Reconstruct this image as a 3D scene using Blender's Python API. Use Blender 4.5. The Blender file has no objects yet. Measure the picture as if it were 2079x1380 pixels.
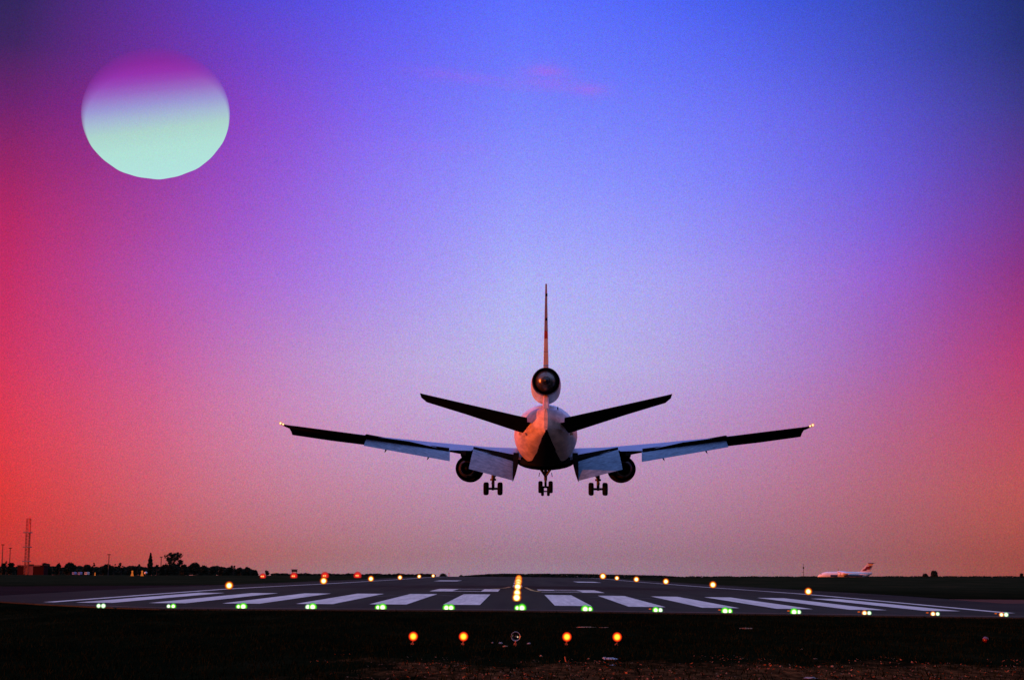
import bpy, bmesh, math, random
import numpy as np
from math import *
from mathutils import Vector, Matrix
random.seed(7); np.random.seed(7)
SC = bpy.context.scene; COL = SC.collection

# ---------------------------------------------------------------- camera
F = 3250.0; CX = 1039.5; CY = 690.0; EYE = 1.65
YAW = radians(.218); PITCH = radians(8.38); ROLL = radians(.16)
CR = Matrix.Rotation(YAW, 3, 'Z') @ Matrix.Rotation(pi/2 + PITCH, 3, 'X') @ Matrix.Rotation(ROLL, 3, 'Z')
cd = bpy.data.cameras.new('camera'); cam = bpy.data.objects.new('camera', cd); COL.objects.link(cam)
cam.matrix_world = Matrix.Translation((0, 0, EYE)) @ CR.to_4x4()
cd.sensor_width = 36.0; cd.lens = F/2079*36; cd.clip_end = 30000; cd.clip_start = .1
SC.camera = cam
def ray(px, py): return CR @ Vector(((px - CX)/F, -(py - CY)/F, -1))
def P(px, py, D):
    d = ray(px, py); k = D/d.y
    return Vector((d.x*k, D, EYE + d.z*k))
def proj(v):
    q = CR.transposed() @ (Vector(v) - Vector((0, 0, EYE)))
    return (CX + F*q.x/-q.z, CY - F*q.y/-q.z)

# ---------------------------------------------------------------- sky
def lin(c):
    return tuple((x/255/12.92 if x/255 <= .04045 else ((x/255+.055)/1.055)**2.4) for x in c)
GX = [0, 260, 520, 780, 1040, 1300, 1560, 1820, 2079]
GY = [20, 200, 400, 560, 720, 860, 1020, 1130, 1168]
GC = [
 [(33,38,82),(92,46,150),(85,70,210),(90,92,240),(95,112,255),(85,105,250),(65,88,225),(52,70,175),(30,45,110)],
 [(105,35,108),(130,42,150),(135,68,200),(120,102,245),(118,127,253),(113,124,253),(106,108,242),(84,82,204),(60,58,138)],
 [(176,38,98),(164,60,148),(152,86,210),(149,126,244),(148,152,255),(140,146,255),(128,124,245),(112,90,218),(108,55,150)],
 [(195,45,100),(180,75,162),(170,105,212),(165,140,240),(172,175,246),(169,168,246),(160,136,232),(150,90,202),(142,50,125)],
 [(208,54,95),(200,80,145),(190,126,194),(188,163,220),(188,188,235),(184,176,230),(172,140,216),(165,94,172),(182,58,110)],
 [(222,60,78),(213,90,125),(204,132,174),(198,158,204),(188,162,210),(186,156,206),(184,132,182),(182,98,138),(188,74,98)],
 [(216,56,52),(206,88,98),(194,120,140),(187,132,158),(182,138,172),(180,134,164),(178,119,144),(176,100,112),(186,86,80)],
 [(192,55,50),(184,77,72),(172,101,102),(163,116,126),(157,121,140),(155,117,136),(152,106,122),(155,92,95),(160,75,68)],
 [(172,55,50),(168,78,74),(160,106,110),(158,124,136),(154,128,148),(152,122,142),(150,110,122),(155,95,95),(158,75,66)]]
def sky_at(px, py):
    px = min(max(px, 0), 2079); py = min(max(py, GY[0]), GY[-1])
    i = max(k for k in range(len(GX)-1) if GX[k] <= px); j = max(k for k in range(len(GY)-1) if GY[k] <= py)
    u = (px-GX[i])/(GX[i+1]-GX[i]); v = (py-GY[j])/(GY[j+1]-GY[j])
    c = [0, 0, 0]
    for k in range(3):
        a = GC[j][i][k]*(1-u) + GC[j][i+1][k]*u; b = GC[j+1][i][k]*(1-u) + GC[j+1][i+1][k]*u
        c[k] = a*(1-v) + b*v
    return lin(c)
def mixc(a, b, t): return tuple(a[k]*(1-t)+b[k]*t for k in range(3))
EL0, EL1 = -1.0, 41.0                                   # degrees spanned by each column's ramp
ELS = [0, .7, 1.8, 3, 4.5, 6, 7.5, 9, 10.5, 12, 14, 16, 18, 20.3]
ZEN = (.36, .46, .98)
FAR = {-180: ((.06,.05,.06),(.07,.07,.11)), -130: ((.9,.18,.05),(.30,.09,.08)), -95: ((1.6,.34,.07),(.5,.14,.12)), -60: ((.75,.08,.05),(.35,.08,.14)),
       62: ((.25,.09,.12),(.14,.18,.45)), 120: ((.06,.055,.06),(.08,.12,.26)), 180: ((.06,.05,.06),(.07,.07,.11))}
world = bpy.data.worlds.new("World"); SC.world = world; world.use_nodes = True
nt = world.node_tree; nt.nodes.clear(); N = nt.nodes; LK = nt.links
def M(op, a, b=None, c=None):
    n = N.new('ShaderNodeMath'); n.operation = op
    for i, v in enumerate((a, b, c)):
        if v is None: continue
        if isinstance(v, (int, float)): n.inputs[i].default_value = v
        else: LK.new(v, n.inputs[i])
    return n.outputs[0]
def MIX(f, a, b, blend='MIX'):
    n = N.new('ShaderNodeMix'); n.data_type = 'RGBA'; n.blend_type = blend; n.clamp_factor = True
    for idx, v in ((0, f), (6, a), (7, b)):
        if isinstance(v, (int, float)): n.inputs[idx].default_value = v
        elif isinstance(v, tuple): n.inputs[idx].default_value = (*v[:3], 1)
        else: LK.new(v, n.inputs[idx])
    return n.outputs[2]
tc = N.new('ShaderNodeTexCoord'); sx = N.new('ShaderNodeSeparateXYZ'); LK.new(tc.outputs['Generated'], sx.inputs[0])
X, Y, Z = sx.outputs
az = M('MULTIPLY', M('ARCTAN2', X, Y), 57.29578); el = M('MULTIPLY', M('ARCSINE', Z), 57.29578)
v = M('DIVIDE', M('SUBTRACT', el, EL0), EL1-EL0)
def ramp(stops):
    n = N.new('ShaderNodeValToRGB'); r = n.color_ramp; r.interpolation = 'LINEAR'
    while len(r.elements) < len(stops): r.elements.new(.5)
    for e, (p, c) in zip(r.elements, stops): e.position = p; e.color = (*c, 1)
    LK.new(v, n.inputs[0]); return n.outputs[0]
cols = []
for a in [-20.5, -18, -15.5, -13, -10.5, -8, -5.5, -3, 0, 3, 5.5, 8, 10.5, 13, 15.5, 18, 20.5]:
    st = [(0.0, (.012, .010, .014))]
    for e in ELS:
        d = Vector((sin(radians(a))*cos(radians(e)), cos(radians(a))*cos(radians(e)), sin(radians(e))))
        px, py = proj(d*1e5 + Vector((0, 0, EYE)))
        c = sky_at(px, py); st.append(((e-EL0)/(EL1-EL0), c))
    st.append((1.0, mixc(st[-1][1], ZEN, .7))); cols.append((a, ramp(st)))
for a, (lo, hi) in FAR.items():
    cols.append((a, ramp([(0, (.01,.008,.01)), (.024, lo), (.12, lo), (.45, hi), (1, mixc(hi, ZEN, .7))])))
cols.sort(key=lambda t: t[0])
cur = cols[0][1]
for (a0, _), (a1, c1) in zip(cols, cols[1:]):
    f = N.new('ShaderNodeMapRange'); f.inputs[1].default_value = a0; f.inputs[2].default_value = a1
    LK.new(az, f.inputs[0]); cur = MIX(f.outputs[0], cur, c1)
zf = N.new('ShaderNodeMapRange'); zf.inputs[1].default_value = 38; zf.inputs[2].default_value = 62; LK.new(el, zf.inputs[0])
cur = MIX(zf.outputs[0], cur, ZEN)
# two faint pink wisps of cloud high in the blue
mp = N.new('ShaderNodeCombineXYZ'); LK.new(M('MULTIPLY', az, .35), mp.inputs[0]); LK.new(M('MULTIPLY', el, 1.6), mp.inputs[1])
nz = N.new('ShaderNodeTexNoise'); nz.inputs['Scale'].default_value = 1.3; nz.inputs['Detail'].default_value = 6; LK.new(mp.outputs[0], nz.inputs['Vector'])
def blob(a0, e0, sa, se, tilt=0):
    da = M('SUBTRACT', az, a0); de = M('SUBTRACT', M('SUBTRACT', el, e0), M('MULTIPLY', da, tilt))
    q = M('ADD', M('POWER', M('ABSOLUTE', M('DIVIDE', da, sa)), 2.0), M('POWER', M('ABSOLUTE', M('DIVIDE', de, se)), 2.0))
    return M('EXPONENT', M('MULTIPLY', q, -1.0))
w = M('ADD', M('ADD', M('MULTIPLY', blob(.95, 17.8, .8, .34), 1.5), blob(2.3, 17.3, 1.1, .28, -.12)), M('ADD', M('MULTIPLY', blob(-1.6, 17.6, 2.2, .22, -.12), .7), M('MULTIPLY', blob(-3.6, 15.2, 2.2, .2), .3)))
wf = M('MULTIPLY', w, M('MULTIPLY', M('SUBTRACT', nz.outputs[0], .22), 1.5))
cur = MIX(M('MULTIPLY', wf, .58), cur, lin((185, 95, 225)))
# fine grain speckle multiplied into the sky colour
n2 = N.new('ShaderNodeTexNoise'); n2.inputs['Scale'].default_value = 1500; n2.inputs['Detail'].default_value = 1; LK.new(tc.outputs['Generated'], n2.inputs['Vector'])
n3 = N.new('ShaderNodeMix'); n3.data_type = 'RGBA'; n3.blend_type = 'MIX'
n3.inputs[0].default_value = .5; n3.inputs[6].default_value = (.5, .5, .5, 1); LK.new(n2.outputs['Color'], n3.inputs[7])
cur = MIX(1.0, cur, n3.outputs[2], 'MULTIPLY')
bg = N.new('ShaderNodeBackground'); LK.new(cur, bg.inputs[0]); bg.inputs[1].default_value = 2.0
wo = N.new('ShaderNodeOutputWorld'); LK.new(bg.outputs[0], wo.inputs[0])

# ---------------------------------------------------------------- sun (low, far to the left and a little behind the camera)
SUN_AZ, SUN_EL = radians(-110), radians(2.5)
sd = bpy.data.lights.new('sun_light', 'SUN'); so = bpy.data.objects.new('sun_light', sd); COL.objects.link(so)
sv = Vector((sin(SUN_AZ)*cos(SUN_EL), cos(SUN_AZ)*cos(SUN_EL), sin(SUN_EL)))
so.rotation_euler = sv.to_track_quat('Z', 'Y').to_euler(); so.location = (-40, -60, 30)
sd.energy = 5.0; sd.angle = radians(.5); sd.color = (1, .15, .028)
SC.view_settings.view_transform = 'Standard'; SC.view_settings.look = 'None'
SC.view_settings.exposure = 0; SC.view_settings.gamma = 1

# ---------------------------------------------------------------- helpers
def prop(o, label=None, cat=None, group=None, kind=None):
    for k, val in (('label', label), ('category', cat), ('group', group), ('kind', kind)):
        if val: o[k] = val
    return o
def empty(name, loc, label, cat, group=None, rot=None):
    o = bpy.data.objects.new(name, None); COL.objects.link(o); o.location = loc; o.empty_display_size = .2
    if rot is not None: o.rotation_euler = rot
    return prop(o, label, cat, group)
def meshobj(name, verts, faces, mat, parent=None, smooth=False):
    me = bpy.data.meshes.new(name); me.from_pydata([tuple(q) for q in verts], [], faces); me.validate()
    if mat: me.materials.append(mat)
    if smooth:
        me.polygons.foreach_set('use_smooth', [True]*len(me.polygons))
    o = bpy.data.objects.new(name, me); COL.objects.link(o)
    if parent: o.parent = parent
    return o
def sharp(o, deg=35):
    bm = bmesh.new(); bm.from_mesh(o.data); bmesh.ops.recalc_face_normals(bm, faces=bm.faces)
    for e in bm.edges:
        if len(e.link_faces) == 2 and e.calc_face_angle(0) > radians(deg): e.smooth = False
    for f in bm.faces: f.smooth = True
    bm.to_mesh(o.data); bm.free(); return o
class MB:
    def __init__(s): s.v = []; s.f = []
    def add(s, vs, fs):
        b = len(s.v); s.v += [Vector(q) for q in vs]; s.f += [tuple(i+b for i in f) for f in fs]; return s
    def box(s, c, d, R=None):
        vs = [Vector((x*d[0]/2, y*d[1]/2, z*d[2]/2)) for x in (-1,1) for y in (-1,1) for z in (-1,1)]
        if R: vs = [R @ q for q in vs]
        return s.add([q+Vector(c) for q in vs], [(0,1,3,2),(4,6,7,5),(0,4,5,1),(2,3,7,6),(0,2,6,4),(1,5,7,3)])
    def tube(s, a, b, r0, r1=None, n=10, cap=True):
        a = Vector(a); b = Vector(b); r1 = r0 if r1 is None else r1
        d = (b-a).normalized(); u = d.orthogonal().normalized(); w = d.cross(u)
        vs = [a + (u*cos(2*pi*i/n) + w*sin(2*pi*i/n))*r0 for i in range(n)] + [b + (u*cos(2*pi*i/n) + w*sin(2*pi*i/n))*r1 for i in range(n)]
        fs = [(i, (i+1) % n, n+(i+1) % n, n+i) for i in range(n)]
        if cap: fs += [tuple(range(n))[::-1], tuple(range(n, 2*n))]
        return s.add(vs, fs)
    def rings(s, rings, cap0=True, cap1=True):
        n = len(rings[0]); vs = [q for r in rings for q in r]; fs = []
        for k in range(len(rings)-1):
            for i in range(n): fs.append((k*n+i, k*n+(i+1) % n, (k+1)*n+(i+1) % n, (k+1)*n+i))
        if cap0: fs.append(tuple(range(n))[::-1])
        if cap1: fs.append(tuple(range((len(rings)-1)*n, len(rings)*n)))
        return s.add(vs, fs)
    def revolve(s, axis0, direc, prof, n=28, up=None):      # prof: (distance along, radius)
        d = Vector(direc).normalized(); u = d.orthogonal().normalized(); w = d.cross(u)
        rr = [[Vector(axis0) + d*t + (u*cos(2*pi*i/n)+w*sin(2*pi*i/n))*max(r, .001) for i in range(n)] for t, r in prof]
        return s.rings(rr, False, False)
    def sphere(s, c, r, n=16, m=10):
        rx, ry, rz = (r, r, r) if isinstance(r, (int, float)) else r
        vs = [Vector(c)+Vector((0, 0, rz))]; fs = []
        for j in range(1, m):
            for i in range(n):
                vs.append(Vector(c)+Vector((rx*sin(pi*j/m)*cos(2*pi*i/n), ry*sin(pi*j/m)*sin(2*pi*i/n), rz*cos(pi*j/m))))
        vs.append(Vector(c)-Vector((0, 0, rz)))
        for i in range(n): fs.append((0, 1+i, 1+(i+1) % n)); fs.append((len(vs)-1, 1+(m-2)*n+(i+1) % n, 1+(m-2)*n+i))
        for j in range(m-2):
            for i in range(n): a = 1+j*n+i; b = 1+j*n+(i+1) % n; fs.append((a, a+n, b+n, b))
        return s.add(vs, fs)
    def build(s, name, mat, parent=None, smooth=None):
        o = meshobj(name, s.v, s.f, mat, parent)
        return sharp(o, smooth) if smooth else o

# ---------------------------------------------------------------- materials
def mat(name, col, rough=.6, metal=0., spec=.5, var=.25, scale=3., bump=0., bscale=40., col2=None, coord='Object', stretch=None):
    m = bpy.data.materials.new(name); m.use_nodes = True; t = m.node_tree; b = t.nodes['Principled BSDF']
    b.inputs['Roughness'].default_value = rough; b.inputs['Metallic'].default_value = metal
    b.inputs['Specular IOR Level'].default_value = spec
    tcn = t.nodes.new('ShaderNodeTexCoord'); mpn = t.nodes.new('ShaderNodeMapping')
    t.links.new(tcn.outputs[coord], mpn.inputs[0])
    if stretch: mpn.inputs['Scale'].default_value = stretch
    n = t.nodes.new('ShaderNodeTexNoise'); n.inputs['Scale'].default_value = scale; n.inputs['Detail'].default_value = 6; n.inputs['Roughness'].default_value = .65
    t.links.new(mpn.outputs[0], n.inputs['Vector'])
    r = t.nodes.new('ShaderNodeValToRGB'); r.color_ramp.elements[0].position = .3; r.color_ramp.elements[1].position = .7
    c2 = col2 if col2 else tuple(x*(1-var) for x in col)
    r.color_ramp.elements[0].color = (*c2, 1); r.color_ramp.elements[1].color = (*col, 1)
    t.links.new(n.outputs[0], r.inputs[0]); t.links.new(r.outputs[0], b.inputs['Base Color'])
    if bump:
        n2 = t.nodes.new('ShaderNodeTexNoise'); n2.inputs['Scale'].default_value = bscale; n2.inputs['Detail'].default_value = 4
        t.links.new(mpn.outputs[0], n2.inputs['Vector'])
        bp = t.nodes.new('ShaderNodeBump'); bp.inputs['Strength'].default_value = bump; bp.inputs['Distance'].default_value = .05
        t.links.new(n2.outputs[0], bp.inputs['Height']); t.links.new(bp.outputs[0], b.inputs['Normal'])
    return m
def emit(name, col, strength):
    m = bpy.data.materials.new(name); m.use_nodes = True; t = m.node_tree; t.nodes.clear()
    e = t.nodes.new('ShaderNodeEmission'); e.inputs[0].default_value = (*col, 1); e.inputs[1].default_value = strength
    o = t.nodes.new('ShaderNodeOutputMaterial'); t.links.new(e.outputs[0], o.inputs[0]); return m
def globe(name, stops):      # lamp core plus painted glare halo: hot middle, deeper colour and clear towards the rim; stops (r/R, colour, strength, alpha)
    m = bpy.data.materials.new(name); m.use_nodes = True; t = m.node_tree; t.nodes.clear()
    lw = t.nodes.new('ShaderNodeLayerWeight'); lw.inputs[0].default_value = .5
    def rp(vals):
        r = t.nodes.new('ShaderNodeValToRGB'); el_ = r.color_ramp.elements
        while len(el_) < len(vals): el_.new(.5)
        for e, (p, c) in zip(el_, vals): e.position = p; e.color = (*c, 1)
        t.links.new(lw.outputs['Facing'], r.inputs[0]); return r.outputs[0]
    pos = [1-sqrt(max(0, 1-s[0]**2)) for s in stops]
    mx = max(max(s[1])*s[2] for s in stops)
    c = rp([(p, tuple(x*s[2]/mx for x in s[1])) for p, s in zip(pos, stops)])
    al = rp([(p, (s[3],)*3) for p, s in zip(pos, stops)])
    e = t.nodes.new('ShaderNodeEmission'); e.inputs[1].default_value = mx; t.links.new(c, e.inputs[0])
    tr = t.nodes.new('ShaderNodeBsdfTransparent'); ms = t.nodes.new('ShaderNodeMixShader')
    geo = t.nodes.new('ShaderNodeNewGeometry')          # only the outward face shines
    ml = t.nodes.new('ShaderNodeMath'); ml.operation = 'MULTIPLY'; iv = t.nodes.new('ShaderNodeMath'); iv.operation = 'SUBTRACT'; iv.inputs[0].default_value = 1
    t.links.new(geo.outputs['Backfacing'], iv.inputs[1]); t.links.new(iv.outputs[0], ml.inputs[0]); t.links.new(al, ml.inputs[1])
    t.links.new(ml.outputs[0], ms.inputs[0]); t.links.new(tr.outputs[0], ms.inputs[1]); t.links.new(e.outputs[0], ms.inputs[2])
    o = t.nodes.new('ShaderNodeOutputMaterial'); t.links.new(ms.outputs[0], o.inputs[0]); return m

G_AMBER = globe('amber_glare_globe', [(0,(1,.80,.06),1.35,1),(.5,(1,.66,.03),1.2,1),(.62,(1,.32,.01),1.1,1),(.72,(1,.07,.01),1.0,1),(.9,(.95,.02,.008),.8,.9),(1,(.7,.02,.01),.4,0)])
G_EDGE = globe('edge_glare_globe', [(0,(1,1,.8),1.8,1),(.40,(1,.92,.45),1.5,1),(.55,(1,.62,.03),1.15,1),(.68,(1,.26,.01),.9,1),(.84,(.75,.05,.01),.65,.8),(1,(.4,.02,.01),.3,0)])
G_CENT = globe('centreline_glare_globe', [(0,(1,1,.8),2.0,1),(.45,(1,.92,.45),1.6,1),(.6,(1,.62,.03),1.2,.95),(.75,(1,.26,.01),.95,.5),(.88,(.85,.06,.01),.8,.3),(1,(.4,.02,.01),.3,0)])
G_GREEN = globe('green_glare_globe', [(0,(.9,1,.75),2,1),(.42,(.8,1,.5),1.4,1),(.55,(.25,1,.05),1.0,1),(.75,(.08,.85,.02),.8,.85),(.9,(.03,.6,.01),.6,.4),(1,(.01,.3,.01),.4,0)])
G_PALE = globe('pale_glare_globe', [(0,(.9,1,.8),1.6,1),(.6,(.7,1,.6),1.1,1),(.85,(.2,.7,.3),.5,.6),(1,(.05,.4,.1),.3,0)])
G_ORP = globe('orange_green_glare_globe', [(0,(1,1,.8),1.8,1),(.45,(1,.85,.35),1.3,1),(.65,(1,.3,.05),.9,1),(.85,(.8,.08,.02),.6,.6),(1,(.5,.03,.01),.3,0)])
G_RED = globe('red_glare_globe', [(0,(1,.25,.1),1.1,1),(.25,(1,.05,.02),.95,1),(.6,(.85,.02,.02),.8,1),(.85,(.6,.015,.015),.7,.75),(1,(.4,.01,.01),.4,0)])
G_WHITE = globe('tip_glare_globe', [(0,(1,.85,.5),2.2,1),(.5,(1,.6,.2),1.3,1),(.8,(1,.3,.08),.9,.6),(1,(1,.2,.05),.4,0)])
HOT = emit('lamp_core', (1, .42, .12), 1.5)
DIMO = emit('dim_orange_glow', (1, .16, .02), .55)
REDDIM = emit('dim_red_lamp', (.5, .012, .01), .45)

ASPH = mat('asphalt', (.040,.043,.032), 1.0, spec=.03, col2=(.020,.022,.017), scale=.14, bump=.25, bscale=9, stretch=(2.6,.10,1))
SHLD = mat('shoulder_asphalt', (.034,.033,.025), 1.0, spec=.03, col2=(.015,.015,.012), scale=.12, bump=.25, bscale=9, stretch=(.5,.5,1))
TAXI = mat('taxiway_asphalt', (.011,.008,.007), 1.0, spec=.02, col2=(.004,.0035,.003), scale=.05, bump=.2, bscale=9, stretch=(.3,1.6,1))
SAND = mat('sandy_pavement', (.115,.04,.022), .95, spec=.05, col2=(.055,.022,.014), scale=.3)
PAINT = mat('white_runway_paint', (.76,.76,.68), .85, spec=.1, col2=(.46,.46,.41), scale=1.5, stretch=(2.2,.12,1), bump=.15, bscale=20)
PAINT2 = mat('worn_white_paint', (.40,.38,.40), .8, spec=.2, col2=(.16,.15,.16), scale=1.2)
PAINT3 = mat('faint_old_paint', (.09,.10,.10), .9, spec=.1, col2=(.04,.045,.045), scale=1.2)
YELL = mat('yellow_paint', (.62,.44,.14), .8, spec=.2, col2=(.35,.25,.08), scale=1.5)
KERB = mat('edge_strip', (.15,.085,.065), .9, spec=.1, col2=(.07,.04,.03), scale=.8)
GRASS = None

# ---------------------------------------------------------------- ground heights
def smooth(a, b, x):
    t = min(max((x-a)/(b-a), 0), 1); return t*t*(3-2*t)
def table(tab):
    xs = [t[0] for t in tab]; ys = [t[1] for t in tab]; n = len(xs)
    d = [(ys[i+1]-ys[i])/(xs[i+1]-xs[i]) for i in range(n-1)]; m = [d[0]]
    for i in range(1, n-1): m.append(0 if d[i-1]*d[i] <= 0 else 2*d[i-1]*d[i]/(d[i-1]+d[i]))
    m.append(d[-1])
    def f(x):
        if x <= xs[0]: return ys[0]
        if x >= xs[-1]: return ys[-1]
        i = max(k for k in range(n-1) if xs[k] <= x); h = xs[i+1]-xs[i]; t = (x-xs[i])/h
        return ys[i]*(1+2*t)*(1-t)**2 + m[i]*h*t*(1-t)**2 + ys[i+1]*t*t*(3-2*t) + m[i+1]*h*t*t*(t-1)
    return f
zc = table([(0,-1.81),(60,-1.48),(78,-1.38),(108,-1.216),(130,-1.115),(160,-1.07),(187,-1.04),(247,-.92),(308,-.79),(368,-.62),(427,-.47),(520,-.36),(650,-.33),(800,-.8),(1100,-3),(2000,-6),(9000,-14)])
zL = table([(0,-1.5),(70,-1.25),(137,-1.0),(200,-.86),(380,-.85),(600,-.35),(900,-.05),(1200,-.5),(2000,-5),(9000,-14)])
zR = table([(0,-1.6),(70,-1.6),(120,-1.5),(200,-1.35),(350,-.65),(500,.02),(560,-.02),(700,-1.4),(800,-2.3),(1100,-3.5),(2000,-6),(9000,-14)])
def S(x, y):
    xc = min(max(x, -30), 30); z = zc(y) - .0068*xc - .004*abs(xc)
    w_ = smooth(30, 95, abs(x)); z = z*(1-w_) + (zL(y) if x < 0 else zR(y))*w_
    g = smooth(44, 66, y); fg = -1.62 + .0005*max(min(y, 66), 0)
    return EYE + fg*(1-g) + z*g
DROP = .055
_YG = list(np.arange(-30, 60, 3)) + list(np.arange(60, 200, 2)) + list(np.arange(200, 700, 6)) + list(np.arange(700, 1300, 25)) + [1300,1400,1500,1700,2000,2400,3000,4000,5500,7500,9000]
_XG = [0,1.8,3.6,7,12,17,22.5,25,30,34,40,47,55,64,75,88,105,130,160,200,260,340,450,600,900,1400,2200,3500]
_XG = sorted(set([-x for x in _XG] + _XG))
def undul(x, y):                     # gentle unevenness of the open ground
    k = smooth(28, 45, abs(x)) if y > 66 else 1
    return k*(.03*sin(x*.7+1.3)*sin(y*.33) + .02*sin(x*1.9+y*.8))*(1 if y < 300 else 2)
def sheet(name, xs, ys, zf, m, inside=None):
    V = [(x, y, zf(x, y)) for y in ys for x in xs]; n = len(xs); Fc = []
    for j in range(len(ys)-1):
        for i in range(n-1):
            if inside is None or inside((xs[i]+xs[i+1])/2, (ys[j]+ys[j+1])/2): Fc.append((j*n+i, j*n+i+1, (j+1)*n+i+1, (j+1)*n+i))
    return meshobj(name, V, Fc, m, smooth=True)
xs_f = sorted(set(list(np.arange(-30, 30.1, 1.0)) + _XG)); ys_f = sorted(set(list(np.arange(10, 68, 1.0)) + _YG))
def ground_mat():
    m = bpy.data.materials.new('short_dark_grass'); m.use_nodes = True; t = m.node_tree; b = t.nodes['Principled BSDF']
    b.inputs['Roughness'].default_value = 1; b.inputs['Specular IOR Level'].default_value = .0
    g = t.nodes.new('ShaderNodeNewGeometry'); mp = t.nodes.new('ShaderNodeMapping'); mp.inputs['Scale'].default_value = (1, .35, 1); t.links.new(g.outputs['Position'], mp.inputs[0])
    def noise(s, d=5):
        n = t.nodes.new('ShaderNodeTexNoise'); n.inputs['Scale'].default_value = s; n.inputs['Detail'].default_value = d; n.inputs['Roughness'].default_value = .7
        t.links.new(mp.outputs[0], n.inputs['Vector']); return n.outputs[0]
    def rmp(fac, st):
        r = t.nodes.new('ShaderNodeValToRGB'); e = r.color_ramp.elements
        while len(e) < len(st): e.new(.5)
        for q, (p, c) in zip(e, st): q.position = p; q.color = (*c, 1)
        t.links.new(fac, r.inputs[0]); return r.outputs[0]
    def mth(op, a, bb):
        n = t.nodes.new('ShaderNodeMath'); n.operation = op
        for i, q in enumerate((a, bb)):
            if isinstance(q, (int, float)): n.inputs[i].default_value = q
            else: t.links.new(q, n.inputs[i])
        return n.outputs[0]
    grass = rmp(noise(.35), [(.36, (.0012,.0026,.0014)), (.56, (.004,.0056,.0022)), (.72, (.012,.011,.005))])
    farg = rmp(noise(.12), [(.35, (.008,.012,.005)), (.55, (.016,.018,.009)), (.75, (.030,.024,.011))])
    soil = rmp(noise(5.5, 8), [(.34, (.004,.003,.0015)), (.50, (.040,.018,.007)), (.64, (.11,.045,.016)), (.78, (.22,.09,.035))])
    sep = t.nodes.new('ShaderNodeSeparateXYZ'); t.links.new(g.outputs['Position'], sep.inputs[0])
    # bare soil on the right-hand foreground: distance below 33 m, right of -4 m, with a ragged rim
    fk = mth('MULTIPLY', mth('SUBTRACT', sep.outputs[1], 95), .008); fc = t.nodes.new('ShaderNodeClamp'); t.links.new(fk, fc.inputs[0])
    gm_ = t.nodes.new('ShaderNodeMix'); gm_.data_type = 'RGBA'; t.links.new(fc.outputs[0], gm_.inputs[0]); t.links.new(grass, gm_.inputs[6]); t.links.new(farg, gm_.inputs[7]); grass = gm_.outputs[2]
    e1 = mth('DIVIDE', mth('SUBTRACT', 31.5, sep.outputs[1]), 3.0); e2 = mth('DIVIDE', mth('ADD', sep.outputs[0], 3.2), 2.0)
    e3 = mth('DIVIDE', mth('SUBTRACT', 11.5, sep.outputs[0]), 3.0)
    msk = mth('MINIMUM', mth('MINIMUM', e1, e2), e3); msk = mth('ADD', msk, mth('MULTIPLY', mth('SUBTRACT', noise(.8), .5), 5.0))
    cl = t.nodes.new('ShaderNodeClamp'); t.links.new(msk, cl.inputs[0])
    mx = t.nodes.new('ShaderNodeMix'); mx.data_type = 'RGBA'; t.links.new(cl.outputs[0], mx.inputs[0]); t.links.new(grass, mx.inputs[6]); t.links.new(soil, mx.inputs[7])
    t.links.new(mx.outputs[2], b.inputs['Base Color'])
    bp = t.nodes.new('ShaderNodeBump'); bp.inputs['Strength'].default_value = .8; bp.inputs['Distance'].default_value = .08; t.links.new(noise(6), bp.inputs['Height']); t.links.new(bp.outputs[0], b.inputs['Normal'])
    return m
GRASSM = ground_mat()
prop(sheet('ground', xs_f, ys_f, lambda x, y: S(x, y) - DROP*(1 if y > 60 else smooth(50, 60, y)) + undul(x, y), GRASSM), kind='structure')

# pavement: runway with shoulders, each a sheet with an edge skirt
YF = 68.0
YR = [y for y in _YG if 68 <= y <= 700]
def skirt(o, d=.09):
    bm = bmesh.new(); bm.from_mesh(o.data)
    ed = [e for e in bm.edges if len(e.link_faces) == 1]
    r = bmesh.ops.extrude_edge_only(bm, edges=ed)
    for q in r['geom']:
        if isinstance(q, bmesh.types.BMVert): q.co.z -= d
    bmesh.ops.recalc_face_normals(bm, faces=bm.faces); bm.to_mesh(o.data); bm.free(); return o
def front_y(x): return 68 + (0 if x > -15 else .55*(-15-x)**1.3)      # the threshold edge runs back on the left
xr = sorted(set([x for x in _XG if abs(x) <= 22.5] + [-18, -15, 18]))
def bend(xs, ys, y0f=front_y):
    def mk(name, m):
        V = []; n = len(xs)
        for y in ys:
            for x in xs:
                yy = max(y, y0f(x)); V.append((x, yy, S(x, yy)))
        Fc = []
        for j in range(len(ys)-1):
            for i in range(n-1):
                q = (j*n+i, j*n+i+1, (j+1)*n+i+1, (j+1)*n+i)
                if (Vector(V[q[0]])-Vector(V[q[3]])).length > .05 or (Vector(V[q[1]])-Vector(V[q[2]])).length > .05: Fc.append(q)
        o = meshobj(name, V, Fc, m)
        bm = bmesh.new(); bm.from_mesh(o.data); bmesh.ops.remove_doubles(bm, verts=bm.verts, dist=.001); bmesh.ops.delete(bm, geom=[q for q in bm.verts if not q.link_faces], context='VERTS')
        bm.to_mesh(o.data); bm.free(); return prop(skirt(o), kind='structure')
    return mk
bend(xr, YR)('runway', ASPH)
bend([22.503, 25, 30], YR)('shoulder_right', SHLD)
bend([-30, -25, -22.503], YR)('shoulder_left', SHLD)
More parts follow.
